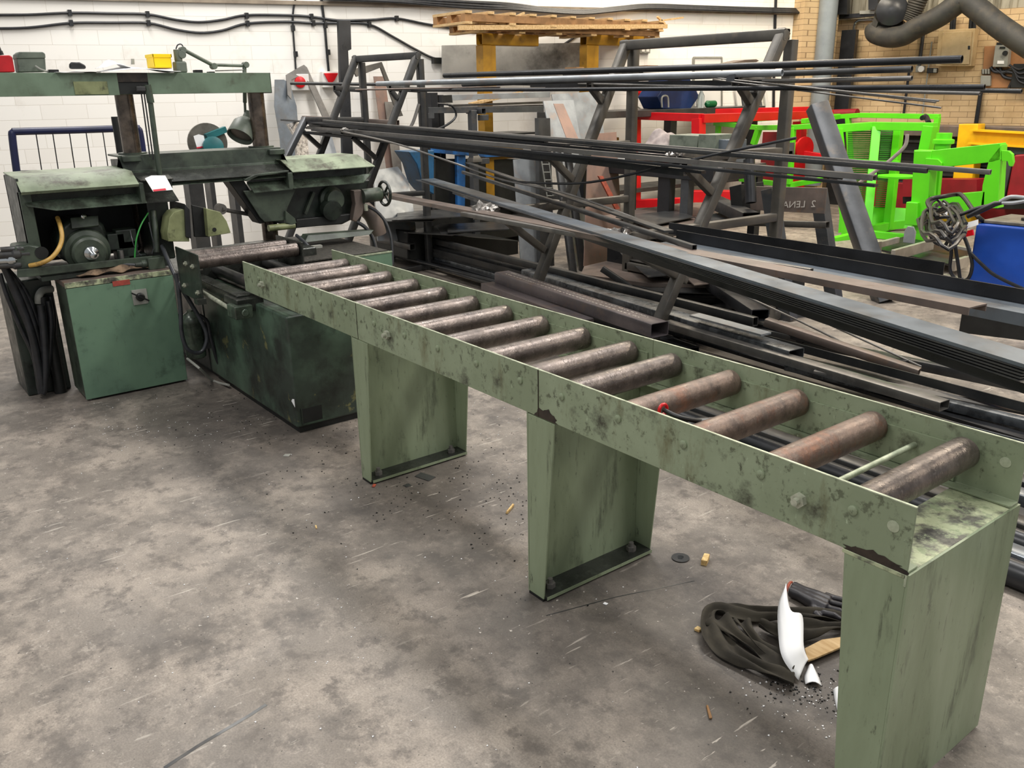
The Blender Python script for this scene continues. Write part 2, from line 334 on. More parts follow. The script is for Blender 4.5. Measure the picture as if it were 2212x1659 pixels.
def brick_mat(name, c1, c2, cm, bw, rh, mort, stain, dlo=.58, dhi=.8, bump=.5, st2=None, s2=(.6, .8)):
    m = bpy.data.materials.new(name); m.use_nodes = True; N = m.node_tree.nodes; L = m.node_tree.links; b = N['Principled BSDF']
    tc = N.new('ShaderNodeTexCoord'); sp = N.new('ShaderNodeSeparateXYZ'); cb = N.new('ShaderNodeCombineXYZ')
    L.new(tc.outputs['Object'], sp.inputs[0]); L.new(sp.outputs[0], cb.inputs[0]); L.new(sp.outputs[2], cb.inputs[1])
    br = N.new('ShaderNodeTexBrick'); L.new(cb.outputs[0], br.inputs['Vector']); br.inputs['Scale'].default_value = 1
    br.inputs['Brick Width'].default_value = bw; br.inputs['Row Height'].default_value = rh; br.inputs['Mortar Size'].default_value = mort; br.inputs['Mortar Smooth'].default_value = .6
    br.inputs['Color1'].default_value = h(c1); br.inputs['Color2'].default_value = h(c2); br.inputs['Mortar'].default_value = h(cm)
    col = br.outputs['Color']
    for (scol, sc, lo, hi) in [(stain, 1.3, dlo, dhi)]+([(st2, .7, *s2)] if st2 else []):
        n = N.new('ShaderNodeTexNoise'); n.inputs['Scale'].default_value = sc; n.inputs['Detail'].default_value = 7; n.inputs['Roughness'].default_value = .65; L.new(tc.outputs['Object'], n.inputs['Vector'])
        r = N.new('ShaderNodeMapRange'); r.inputs[1].default_value = lo; r.inputs[2].default_value = hi; L.new(n.outputs['Fac'], r.inputs[0])
        x = N.new('ShaderNodeMix'); x.data_type = 'RGBA'; L.new(r.outputs[0], x.inputs[0]); L.new(col, x.inputs[6]); x.inputs[7].default_value = h(scol); col = x.outputs[2]
    L.new(col, b.inputs['Base Color']); b.inputs['Roughness'].default_value = .75
    bp = N.new('ShaderNodeBump'); bp.inputs['Strength'].default_value = bump; bp.inputs['Distance'].default_value = .004; bp.invert = True; L.new(br.outputs['Fac'], bp.inputs['Height']); L.new(bp.outputs[0], b.inputs['Normal'])
    return m
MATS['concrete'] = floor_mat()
MATS['block_white'] = brick_mat('block_white', '#F8F5EE', '#F3EFE7', '#DCD6CB', .45, .15, .003, '#CFC6B8', .58, .85, .35)
MATS['brick_yellow'] = brick_mat('brick_yellow', '#D2B68C', '#C3A67E', '#91795A', .225, .075, .004, '#A3865C', .45, .75, .8, '#7B6A50', (.58, .78))
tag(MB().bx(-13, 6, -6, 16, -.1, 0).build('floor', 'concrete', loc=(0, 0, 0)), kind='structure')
def wallbox(name, P, ang, L0, L1, z0, z1, th, mat):
    me = MB().bx(L0, L1, 0, th, z0, z1); o = me.build(name, mat, loc=(0, 0, 0)); o.location = P; o.rotation_euler = (0, 0, ang); return tag(o, kind='structure')
W0 = Z(0, 570); WA = math.radians(74.7); WD = V3((math.cos(WA), math.sin(WA), 0)); WN = V3((-WD.y, WD.x, 0))
def W(px, py, off=.0): return PL(px, py, W0-WN*off, WN)
KC = W(1792, 150); KC.z = 0; KS = (KC-W0).dot(WD)
RA = math.radians(8); RD = V3((math.cos(RA), math.sin(RA), 0)); RN = V3((-RD.y, RD.x, 0))
def WR(px, py, off=0.): return PL(px, py, KC-RN*off, RN)
zc = WR(1850, 41).z
wallbox('wall_left', W0, WA, -4, KS, 0, 5.6, .2, 'block_white')
wallbox('wall_right', KC, RA, 0, 12, 0, zc, .2, 'brick_yellow')
# ribbed cladding above the brick wall
m = MB()
for i in range(60):
    s0 = i*.2; a = KC+RD*s0; b_ = KC+RD*(s0+.13)
    m.slab([a+RN*.09+V3((0, 0, zc)), a+RD*.03+RN*.05+V3((0, 0, zc)), b_-RD*.01+RN*.05+V3((0, 0, zc)), b_+RD*.02+RN*.09+V3((0, 0, zc)), b_+RD*.07+RN*.09+V3((0, 0, zc)), b_+RD*.07+RN*.12+V3((0, 0, zc)), a+RN*.12+V3((0, 0, zc))], (0, 0, 5.6-zc))
M('cladding', '#A19B8A', '#8A8575', .5, .1, 3, stretch=(3, 3, .4), dirt='#57503F', dsc=3, dramp=(.5, .68))
tag(m.build('trim_1', 'cladding'), kind='structure')
# ledge high on the white wall
p0 = W(-60, 1); p1 = W(1765, 42)
m = MB(); zl = W(900, 12).z
a = W0+WD*(-2); bq = W0+WD*(KS-.3)
m.prof(V3((a.x, a.y, zl)), V3((bq.x, bq.y, zl)), [(-.0, -.02), (.04, -.02), (.04, .02), (-.0, .02)])
M('ledge', '#9A8C7A', '#7F7263', .6)
tag(m.build('trim_2', 'ledge'), kind='structure')
# brick pier at the corner
m = MB(); c0 = KC-WD*.75
m.slab([c0-WN*.0, c0-WN*.22, KC-WD*.12-WN*.22, KC-WD*.12], (0, 0, 4.4))
pier = m.build('trim_3', 'brick_yellow', loc=(0, 0, 0)); pier.location = (0, 0, 0)
tag(pier, kind='structure')
# ------------------------------------------------------------------ wall services
def wallcable(pts, r, name, label, clips=(), off=.02, mat='rubber', fn=W):
    path = smooth_path([fn(x, y, off) for x, y in pts], 5)
    o = MB().tube(path, r, 8).build(name, mat); tag(o, label, 'cable')
    for x, y in clips:
        p = fn(x, y, .012); MB().bx(p.x-.01, p.x+.03, p.y-.018, p.y+.018, p.z-.03, p.z+.03).build('clip', 'steel_black', o)
    return o
wallcable([(-420, 40), (-200, 36), (-40, 33), (60, 32), (150, 28), (240, 29), (318, 31), (380, 43), (430, 48), (480, 43), (532, 33), (620, 33), (672, 36), (730, 44), (800, 43), (856, 40), (920, 52), (985, 62), (1030, 69)],
          .014, 'wall_cable', 'upper thick black cable clipped across the white block wall', [(150, 28), (318, 31), (532, 34), (672, 36), (856, 40), (988, 63)])
wallcable([(-420, 66), (-200, 64), (-40, 62), (60, 60), (153, 50), (240, 49), (320, 50), (380, 64), (432, 71), (480, 66), (534, 51), (620, 47), (676, 50), (730, 50), (797, 53), (850, 80), (900, 108), (945, 128), (1010, 134), (1080, 132), (1150, 123), (1210, 100), (1255, 70)],
          .014, 'wall_cable', 'lower black cable that sags to a black joint box by the mustard rack', [(153, 50), (320, 50), (534, 51), (676, 50), (797, 53)])
p = W(952, 131, .04); tag(MB().bx(p.x-.04, p.x+.02, p.y-.11, p.y+.11, p.z-.035, p.z+.035).build('joint_box', 'black'), 'small black cable joint box in the sagging wall cable', 'junction box')
wallcable([(645, -30), (634, 20), (633, 60), (637, 120), (641, 180)], .011, 'wall_cable', 'black vertical cable dropping to the left red stop button', [(632, 61), (638, 117)])
wallcable([(690, -30), (697, 20), (702, 60), (706, 110), (711, 165)], .015, 'wall_cable', 'black vertical cable dropping to the right red rotary switch', [(702, 55), (708, 113)])
def isolator(px, py, label, knob):
    p = W(px, py, .0); t = thing('isolator_switch', p, label, 'switch')
    f = V3((0, 0, 1)); q = p-WN*.05
    MB().slab([p-WD*.11+f*.09, p+WD*.11+f*.09, p+WD*.11-f*.09, p-WD*.11-f*.09], -WN*.09).build('box', 'white_paint', t, bev=.008)
    c = p-WN*.09
    if knob: MB().lathe(c, -WN, [(0, .06), (.02, .065), (.035, .06), (.045, .03)]).build('stop_button', 'red', t)
    else:
        MB().slab([c-WD*.09+f*.07, c+WD*.08+f*.07, c+WD*.03-f*.01, c-WD*.03-f*.06], -WN*.03).build('switch_handle', 'red', t, bev=.005)
isolator(645, 178, 'white wall switch box with a round red stop button', True)
isolator(713, 172, 'white wall isolator with a wide red handle, right of the round stop button', False)
# cable bundle at top
for k in range(5):
    o = rnd.uniform(-3, 3)
    pts = [(700, -14+k*3), (850, -4+k*2), (1000, 4+k*3+o), (1100, 8+k*3), (1180, 18+k*2), (1260, 22+k*2), (1330, 16+k*2), (1400, 10+k*2), (1500, 13+k*2), (1620, 17+k*2), (1760, 20+k*2)]
    tag(MB().tube(smooth_path([W(x, y, .03+.02*k) for x, y in pts], 4), .014, 8).build('bundle_cable', 'rubber'), ('topmost', 'second from top', 'middle', 'second from bottom', 'lowest')[k]+' black cable of the drooping bundle high on the white wall', 'cable', 'cables of the drooping wall bundle')
wallcable([(1677, -30), (1675, 30), (1674, 64), (1672, 150), (1671, 240)], .02, 'conduit', 'dark vertical conduit on the wall behind the large rack right post')
p0 = W(1775, 170, .3); p1 = W(1798, -60, .3); 
tag(MB().cyl(V3((p0.x, p0.y, .3)), V3((p0.x, p0.y, 4.4)), .13, n=28).build('downpipe', 'pvc_grey'), 'thick grey vertical duct standing in the wall corner', 'duct pipe')
# double socket and hatch on wall
p = W(1390, 107, 0); t = thing('wall_socket', p, 'grey metal double socket on the white wall inside the large rack frame', 'socket')
f = V3((0, 0, 1)); MB().slab([p-WD*.08+f*.05, p+WD*.08+f*.05, p+WD*.08-f*.05, p-WD*.08-f*.05], -WN*.05).build('box', 'iso_grey', t, bev=.005)
for s in (-1, 1):
    c = p-WN*.05+WD*.035*s; MB().slab([c-WD*.022+f*.03, c+WD*.022+f*.03, c+WD*.022-f*.03, c-WD*.022-f*.03], -WN*.006).build('socket_face', 'white_paint', t)
p = W(1528, 138, 0); t = thing('wall_hatch', p, 'white painted access panel in a thin frame on the far wall', 'panel')
MB().slab([W(1500, 126), W(1557, 126), W(1557, 230), W(1500, 230)], -WN*.015).build('panel', 'white_paint', t)
mm = MB()
for a_, b_ in (((1498, 124), (1559, 124)), ((1498, 124), (1498, 232)), ((1559, 124), (1559, 232))): mm.beam(W(*a_, .02), W(*b_, .02), .02, .02)
mm.build('frame', 'iso_grey', t)
# right wall services
def wrbox(name, q, d, mat, label, cat, bev=.01):
    p = WR(*q[0]); t = MB().slab([WR(*a) for a in q], -RN*d).build(name, mat, bev=bev); return tag(t, label, cat) if label else t
t = thing('electrical_cabinet', WR(2070, 105), 'large cream electrical panel on the yellow brick wall', 'electrical panel')
def wrpart(par, name, q, off, d, mat, bev=.006): 
    P_ = [WR(a, b, off) for a, b in q]; return MB().slab(P_, -RN*d).build(name, mat, par, bev=bev)
wrpart(t, 'body', [(2037, 66), (2115, 62), (2106, 143), (2030, 143)], 0, .16, 'cream')
wrpart(t, 'door', [(2037, 70), (2100, 67), (2094, 139), (2032, 139)], .17, .02, 'cream')
wrpart(t, 'lock', [(2091, 99), (2096, 99), (2096, 107), (2091, 107)], .19, .01, 'black')
for x in (2055, 2060, 2096, 2104):
    MB().tube(smooth_path([WR(x, 66, .1), WR(x+1, 50, .1), WR(x+3, 30, .1)], 4), .025, 8).build('feed_cable', 'rubber', t)
t = thing('inverter_unit', WR(2165, 120), 'grey drive box with a small display mounted on a brown plywood board', 'control box')
wrpart(t, 'plywood_board', [(2128, 100), (2235, 100), (2235, 190), (2122, 190)], 0, .03, 'ply')
wrpart(t, 'body', [(2156, 98), (2186, 98), (2182, 145), (2150, 145)], .04, .12, 'iso_grey')
wrpart(t, 'terminal_cover', [(2158, 92), (2171, 92), (2171, 98), (2157, 98)], .05, .1, 'black')
wrpart(t, 'display', [(2160, 101), (2172, 101), (2172, 105), (2159, 105)], .165, .01, 'black')
pk = WR(2172, 115, .165); MB().cyl(pk, pk-RN*.03, .03).build('knob', 'black', t)
wrpart(t, 'sticker', [(2155, 131), (2169, 131), (2169, 138), (2154, 138)], .165, .004, 'paper', 0)
def cr(par, pts, r, mat='rubber', name='cable', off=.06):
    return MB().tube(smooth_path([WR(x, y, off) for x, y in pts], 4), r, 8).build(name, mat, par)
for k, pts in enumerate([[(2150, 148), (2165, 158), (2185, 150), (2190, 165), (2180, 190)], [(2140, 145), (2150, 155), (2175, 155), (2200, 160)], [(2160, 146), (2168, 165), (2190, 170), (2212, 163)]]): cr(t, pts, .022)
tag(wrbox('switch_box', [(2122, 163), (2144, 163), (2143, 186), (2121, 186)], .08, 'iso_grey', None, None), 'pale grey square box below the fuse holders on the brick wall', 'switch box')
t = thing('fuse_holder', WR(2130, 152), 'row of three small grey fuse holders on the brick wall', 'fuse box')
wrpart(t, 'back_plate', [(2122, 150), (2140, 150), (2140, 161), (2122, 161)], 0, .04, 'black')
for k in range(3): wrpart(t, 'fuse', [(2124+k*6, 149), (2128+k*6, 149), (2128+k*6, 160), (2124+k*6, 160)], .04, .05, 'iso_grey', .004)
t = thing('switch_gear', WR(2200, 160), 'black switchgear with tangled cables at the right edge of the brick wall', 'switchgear')
wrpart(t, 'body', [(2195, 138), (2240, 138), (2240, 190), (2188, 190)], .03, .12, 'black')
for k in range(4): cr(t, [(2180+k*4, 140+k*5), (2200, 150+k*8), (2215, 145+k*12)], .014, off=.17)
t = thing('isolator_box', WR(1990, 146), 'grey isolator box with a white knob below the cream panel', 'switch')
wrpart(t, 'body', [(1984, 142), (2000, 142), (1998, 156), (1983, 156)], 0, .1, 'iso_grey'); q = WR(1991, 149, .1); MB().cyl(q, q-RN*.03, .04).build('knob', 'white_paint', t)
t = thing('isolator_box', WR(2020, 150), 'black and grey starter box beside the white knobbed isolator', 'switch')
wrpart(t, 'body', [(2008, 147), (2027, 147), (2026, 158), (2007, 158)], 0, .1, 'black'); wrpart(t, 'cover', [(2018, 148), (2025, 148), (2024, 157), (2017, 157)], .1, .03, 'iso_grey')
for x, y0, y1, r, lab in ((1964, 152, 245, .018, 'thin dark conduit running down the brick wall below the isolators'), (2013, 90, 250, .01, 'thin light conduit beside the cream electrical panel'), (2120, 190, 272, .028, 'dark steel pipe running down the brick wall left of the yellow beam')):
    a = WR(x, y0, .05); b_ = WR(x, y1, .05); tag(MB().cyl(a, V3((a.x, a.y, b_.z)), r, n=10).build('conduit', 'steel_black' if r > .012 else 'iso_grey'), lab, 'pipe')
a = WR(1996, 60, .04); tag(MB().cyl(a, V3((a.x, a.y, WR(1992, 142).z)), .025, n=10).build('conduit', 'steel_dark'), 'rusty brown conduit dropping from the fume duct to the isolator', 'pipe')
# dark column and bent pipe
a = WR(1838, 65, .12); b_ = WR(1815, 245, .12)
m = MB(); hb = .11
m.slab([V3((a.x-.1, a.y, 0)), V3((a.x+.12, a.y+.02, 0)), V3((a.x+.12, a.y+.02, a.z)), V3((a.x-.1, a.y, a.z))], -RN*.1)
tag(m.build('steel_post', 'steel_black', bev=.006), 'tall flat black steel post against the brick wall by the grey duct', 'post')
tag(MB().tube(smooth_path([WR(1842, 102, .05), WR(1845, 60, .05), WR(1852, 46, .05), WR(1870, 43, .05), WR(1895, 43, .05)], 5), .02, 10).build('bent_pipe', 'chrome'), 'thin shiny bent conduit arching up to the fan', 'pipe')
# fume extraction
t = thing('fume_extractor', WR(1930, 30, .5), 'black extraction fan with a large drooping flexible hose on the brick wall', 'extractor')
c = WR(1925, 30, .35)
MB().lathe(c-RD*.02, (.55, -.8, .1), [(-.1, .1), (0, .2), (.12, .21), (.3, .2), (.34, .12), (.36, .05)]).build('fan_housing', 'steel_black', t)
MB().beam(c+V3((-.1, -.2, -.25)), c+V3((.1, -.25, .3)), .12, .1).build('fan_bracket', 'duct', t)
path = smooth_path([WR(1890, 62, .45), WR(1893, 72, .5), WR(1920, 80, .55), WR(1950, 77, .6), WR(1980, 60, .62), WR(2030, 35, .65), WR(2068, 8, .65), WR(2085, 2, .65), WR(2110, 18, .65), WR(2160, 58, .7), WR(2230, 105, .75)], 8)
MB().tube(path, .135, 20).build('fume_hose', 'duct', t)
P1 = smooth_path([WR(1962, 45, .45), WR(1975, 20, .45), WR(1990, -15, .45)], 14)
MB().tube(P1, [.11+.012*(i % 2) for i in range(len(P1))], 18).build('flexible_duct', 'flex', t)
MB().tube(smooth_path([WR(1895, 55, .4), WR(1905, 66, .4), WR(1930, 66, .4), WR(1955, 56, .4)], 6), .07, 14).build('inlet_elbow', 'flex', t)
tag(MB().slab([WR(1820, 33, .05), WR(1905, 26, .05), WR(1905, 34, .05), WR(1820, 42, .05)], -RN*.12).build('cable_tray', 'steel_black'), 'dark horizontal steel channel along the foot of the cladding', 'cable tray')
tag(MB().slab([WR(1862, 24, .12), WR(1906, 22, .12), WR(1906, 30, .12), WR(1862, 31, .12)], -RN*.08).build('cable_tray', 'iso_grey'), 'short grey conduit box under the ribbed cladding', 'cable tray')
for x0, x1, lab in ((1814, 1837, 'wide dark steel column in front of the ribbed cladding'), (1882, 1903, 'black square duct beside the fan on the cladding')):
    tag(MB().slab([WR(x0, -40, .15), WR(x1, -40, .15), WR(x1-1, 32 if x0 < 1850 else 22, .15), WR(x0, 32 if x0 < 1850 else 22, .15)], -RN*.1).build('steel_column', 'steel_black'), lab, 'column')
# ------------------------------------------------------------------ roller conveyor
H, HR, WC = .85, .161, .537
XA, XJ1, XJ2 = -3.784, -2.49, -1.256
cv = thing('roller_conveyor', (-1.9, WC/2, 0), 'long sage green roller conveyor on three sheet metal legs feeding the bandsaw', 'conveyor')
def rail(x0, x1, y, s, nm='side_rail'):
    m = MB(); t = .006
    L_ = [(y, H-HR), (y+s*.045, H-HR), (y+s*.045, H-HR+t), (y+s*t, H-HR+t), (y+s*t, H), (y, H)]
    m.slab([(x0, yy, zz) for yy, zz in L_], (x1-x0, 0, 0)); o = m.build(nm, 'sage', cv, bev=.0015)
    MB().bx(x0, x1, y-.0005 if s > 0 else y-t-.0005, y+t+.0005 if s > 0 else y+.0005, H-.0012, H+.0015).build('rail_edge', 'edge_pale', o)
    return o
for x0, x1 in ((XA, XJ1-.001), (XJ1+.001, XJ2-.001), (XJ2+.001, 0)):
    rail(x0, x1, 0, 1)
for x0, x1 in ((XA, XJ1-.001), (XJ1+.001, XJ2-.001), (XJ2+.001, 0)):
    rail(x0, x1, WC, -1)
for x0, x1 in ((XA+.02, XJ1-.02), (XJ1+.02, XJ2-.02), (XJ2+.02, -.16)):      # inner stiffener lips seen inside the rails
    MB().bx(x0, x1, WC-.013, WC-.0065, H-HR+.008, .8).build('inner_strip', 'sage', cv)
RX = [-.14, -.39, -.64, -.89, -1.14, -1.35, -1.6, -1.85, -2.09, -2.335, -2.59, -2.84, -3.1, -3.355, -3.57]
def roller(x, mat):
    m = MB(); r = .0425
    m.lathe((x, .012, .79), (0, 1, 0), [(0, .03), (.002, r-.004), (.006, r), (.44, r), (.497, r), (.503, r-.004), (.505, .03)], 32)
    o = m.build('roller', mat, cv, loc=(x, WC/2, .79))
    MB().cyl((x, .0065, .79), (x, WC-.0065, .79), .01, n=12).build('axle', 'zinc', o, loc=(x, WC/2, .79)); return o
r1 = roller(RX[0], 'roller'); r2 = roller(RX[1], 'roller_rust')
for i, x in enumerate(RX[2:]): dup(r2 if i in (0, 1) else r1, (x, WC/2, .79), cv)
b1 = MB().lathe((RX[0], 0, .79), (0, -1, 0), [(0, .012), (.004, .012), (.006, .009), (.0062, .001)], 18).build('axle_end', 'sage', cv, loc=(RX[0], 0, .79))
for x in RX[1:]: dup(b1, (x, 0, .79), cv)
b2 = MB().lathe((RX[0], WC, .79), (0, 1, 0), [(0, .012), (.004, .012), (.006, .009), (.0062, .001)], 18).build('axle_end', 'sage', cv, loc=(RX[0], WC, .79))
for x in RX[1:]: dup(b2, (x, WC, .79), cv)
MB().lathe((-.044, 0, .789), (0, -1, 0), [(0, .014), (.001, .014), (.0015, .012), (.0016, .001)], 18).build('rail_hole', 'edge_pale', cv)
MB().lathe((-.044, WC-.006, .789), (0, -1, 0), [(0, .014), (.001, .014), (.0015, .012), (.0016, .001)], 18).build('rail_hole', 'edge_pale', cv)
for x in (-.275, -2.224, -3.523):
    n_ = hexbolt((x, 0, .765), (0, -1, 0), .019, .014, .9).build('nut', 'zinc', cv)
    MB().cyl((x, 0.006, .765), (x, WC-.006, .765), .008, n=12).build('tie_rod', 'edge_pale', cv)
def leg(x, s, w0, w1, tb):
    # upright sheet across the conveyor, tapering edge flanges turned along it, and a bolted foot flange
    t = .006; zt = H-HR; m = MB()
    m.bx(min(x, x-s*t), max(x, x-s*t), 0, WC, 0.008, zt)
    o = m.build('leg', 'sage_leg', cv)
    for y0 in (0, WC-t):
        q = MB().slab([(x, y0, 0.008), (x+s*w1, y0, .008), (x+s*w0, y0, zt-.004), (x, y0, zt-.004)], (0, t, 0))
        q.build('edge_flange', 'sage_leg', o, bev=.002)
    if s > 0:
        MB().bx(x, x+s*w1+.012, t, WC-t, .008, .02).build('foot_flange', 'oily', o)
        MB().bx(x+s*w1+.0125, x+s*w1+.0135, t, WC-t, .008, .0205).build('flange_edge', 'sage_leg', o)
        MB().bx(x, x+w1, -.002, WC+.002, 0, .0085).build('foot_pad', 'black', o)
        for y in (.06, WC-.07): hexbolt((x+w1*.55, y, .02), (0, 0, 1), .019, .018, .9).build('anchor_bolt', 'steel_grey', o)
    return o
leg(-2.55, 1, .14, .075, 1); leg(-1.313, 1, .137, .078, 1)
# end leg: folded box panel with a worn top plate
o = leg(0, -1, .15, .1, 0)
o.data.materials[0] = MATS['sage_leg']
MB().bx(-.155, -.001, -.001, WC+.001, H-HR-.012, H-HR-.001).build('top_plate', 'sage_worn', cv, bev=.002)
MB().bx(-.004, .0015, -.001, WC+.001, H-HR-.03, H-HR-.002).build('weld_seam', 'edge_pale', cv)
MB().bx(-.15, -.006, .0005, .0065, H-HR-.0105, H-HR+.0).build('weld_bead', 'burnt', cv)
# scorch marks at welds: thin real burnt scale on the rail
def scorch(x, w, hh, seed):
    r = random.Random(seed); P = []
    for k in range(18):
        a = PI*k/17; P.append((x+math.cos(a)*w*(.85+r.random()*.3), -.0006, H-HR+.0005+math.sin(a)*hh*(.8+r.random()*.4)))
    return MB().slab(P, (0, -.0004, 0)).build('scorch_mark', 'burnt', cv)
scorch(-1.22, .055, .035, 2); scorch(-.075, .075, .022, 5)
MB().tube(smooth_path([(XJ2-.001, -.001, .86-.01), (XJ2, -.0012, .8), (XJ2-.001, -.001, H-HR)], 4), .0016, 6).build('joint_seam', 'burnt', cv)
MB().tube([(XJ1, -.001, H), (XJ1, -.001, H-HR)], .001, 6).build('joint_seam', 'burnt', cv)
# spanner-like tool lying on a lower roller
t = thing('hand_tool', (-.62, .1, .80), 'black handled tool with a red loop lying between two rollers', 'tool')
P0 = Z(1432, 885, .835); P1 = Z(1470, 902, .83); P2 = Z(1525, 912, .80)
MB().tube(smooth_path([P0+V3((.004, 0, 0)), P1, P2]), .007, 10).build('handle', 'black', t)
ring_ = [P0+V3((math.cos(a)*.0, math.cos(a)*.016, math.sin(a)*.016)) for a in [2*PI*k/14 for k in range(15)]]
MB().tube(ring_, .005, 8).build('loop', 'red', t)
MB().lathe(P2-V3((.0, .01, .02)), (.6, .5, .1), [(-.05, .02), (-.02, .034), (.03, .034), (.05, .02)], 20).build('tool_body', 'steel_dark', t)
# ------------------------------------------------------------------ bandsaw
bs = thing('bandsaw', (-4.6, .2, 0), 'large green twin column horizontal bandsaw with hinged wheel guards and top beam', 'bandsaw')
def P(name, mb, mat, par=bs, **k): return mb.build(name, mat, par, **k)
# base
base = P('base', MB().bx(-4.55, -3.262, 0, .78, .035, .64), 'green_base', bev=.012)
MB().bx(-4.5, -3.28, .02, .76, 0, .036).build('plinth', 'black', base)
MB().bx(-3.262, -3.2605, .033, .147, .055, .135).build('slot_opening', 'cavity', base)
MB().bx(-3.2615, -3.256, .028, .034, .05, .14).build('slot_edge', 'green_dark', base)
MB().slab([(-3.262, -.0012, .155), (-3.262, -.0012, .20), (-3.285, -.0012, .195), (-3.30, -.0012, .18)], (0, -.001, 0)).build('paint_chip', 'paper', base)
rb = P('rear_base', MB().bx(-5.6, -4.56, .0, 1.05, .035, .62), 'green_dark', bev=.01)
MB().bx(-5.55, -4.5, .03, 1.0, 0, .036).build('plinth', 'black', rb)
cb_ = P('chip_tray', MB().bx(-5.3, -4.26, .80, 1.2, .42, .7), 'green_door', bev=.006)
MB().bx(-5.28, -4.28, .5, 1.18, .70, .708).build('swarf_layer', 'swarf', cb_)
MB().bx(-4.265, -4.256, .80, 1.2, .695, .704).build('worn_edge', 'edge_pale', cb_)
P('swarf_bed', MB().bx(-4.5, -3.3, .08, .75, .64, .648), 'swarf')
# slide bars and guides
P('guide_bar', MB().bx(-4.6, -3.72, -.075, .0, .63, .68), 'oily', bev=.004)
P('guide_block', MB().bx(-3.86, -3.66, -.1, .05, .60, .67), 'oily', bev=.006)
P('end_bracket', MB().bx(-3.74, -3.62, -.13, -.03, .575, .645).cyl((-3.615, -.08, .61), (-3.60, -.08, .61), .02), 'oily_green', bev=.006)
P('adjusting_screw', MB().tube([V3((-4.55, -.115, .655)), V3((-3.7, -.115, .615))], .012, 12), 'zinc')
for k in range(26):
    pass
for yy, r in ((.08, .032), (.40, .032)):
    P('guide_rod', MB().cyl((-4.75, yy, .70), (-3.8, yy, .70), r, n=24), 'steel_dark')
P('feed_cylinder', MB().cyl((-4.7, .26, .71), (-3.82, .26, .71), .017, n=16), 'steel_dark')
# feed carriage with two rollers
fc = P('feed_carriage', MB().bx(-4.40, -4.02, -.165, -.155, .60, .875), 'green_dark', bev=.003)
MB().bx(-4.40, -4.02, .455, .465, .62, .875).build('carriage_plate', 'oily', fc, bev=.003)
MB().bx(-4.06, -4.0, -.2, -.15, .60, .63).build('carriage_foot', 'oily', fc)
for x in (-4.08, -4.24):
    MB().lathe((x, -.154, .825), (0, 1, 0), [(0, .03), (.003, .04), (.6, .04), (.606, .03)], 28).build('feed_roller', 'roller', fc)
for x, z in ((-4.1, .8), (-4.22, .8), (-4.07, .655), (-4.3, .66)): hexbolt((x, -.165, z), (0, -1, 0), .014, .01, .8).build('bolt', 'zinc', fc)
# vise jaws
def quadplane(pts, x, th, name, mat, par=bs, bev=.004): return MB().slab([X(a, b, x) for a, b in pts], (-th, 0, 0)).build(name, mat, par, bev=bev)
quadplane([(364, 522), (361, 505), (366, 470), (376, 458), (396, 452), (403, 456), (408, 505), (410, 522)], -4.62, .14, 'fixed_jaw', 'olive')
quadplane([(399, 440), (410, 452), (414, 516), (402, 512)], -4.60, .3, 'jaw_face', 'steel_black')
quadplane([(414, 442), (445, 450), (452, 512), (420, 512)], -4.75, .02, 'jaw_screen', 'black')
quadplane([(445, 450), (476, 458), (490, 478), (499, 503), (450, 512)], -4.7, .16, 'moving_jaw', 'olive')
q = X(463, 496, -4.7); P('jaw_bore', MB().cyl(q+V3((.001, 0, 0)), q+V3((.003, 0, 0)), .013), 'cavity')
q = X(479, 452, -4.9); P('vise_spindle', MB().cyl(q, q+V3((-.05, .0, 0)), .035).cyl(q, X(560, 467, -5.1), .014), 'steel_grey')
P('vise_bed', MB().bx(-4.95, -4.45, .0, .75, .64, .76), 'oily', bev=.01)
# columns + bridge
XC = -5.12
def colm(px0, px1, name):
    a = X(px0, 205, XC); bq = X(px1, 335, XC); y = (a.y+bq.y)/2
    return P(name, MB().cyl((XC, y, .62), (XC, y, 1.73), .054, n=32), 'column'), y
_, yc1 = colm(269, 285, 'column'); _, yc2 = colm(556, 562, 'column')
yb0 = X(257, 350, -5.0).y; yb1 = X(606, 330, -5.0).y
zt = X(600, 322, -5.0).z; zm = X(600, 352, -5.0).z; zb = X(400, 395, -4.82).z
br = P('bridge', MB().sheet([(-5.25, zt), (-5.0, zt), (-5.0, zm), (-4.82, zb), (-5.2, zb-.01)], yb0, yb1, .012), 'green_mid', bev=.002)
MB().bx(-5.24, -5.03, yb0+.01, yb1-.01, zb, zt-.02).build('bridge_core', 'green_dark', br)
MB().slab([(-4.998, yb0, zm), (-4.818, yb0, zb+.008), (-4.818, yb1+.12, zb+.008), (-4.998, yb1, zm)], (.004, 0, .006)).build('drip_plate', 'oily', br)
for y in (yc1, yc2):
    MB().cyl((XC, y, zt-.01), (XC, y, zt+.02), .085, n=28).build('column_collar', 'green_mid', br)
for px in (285, 597): q = X(px, 345 if px < 300 else 330, -4.99); MB().bx(q.x-.02, q.x+.03, q.y-.06, q.y+.05, q.z-.012, q.z+.025).build('stop_lug', 'green_mid', br, bev=.006)
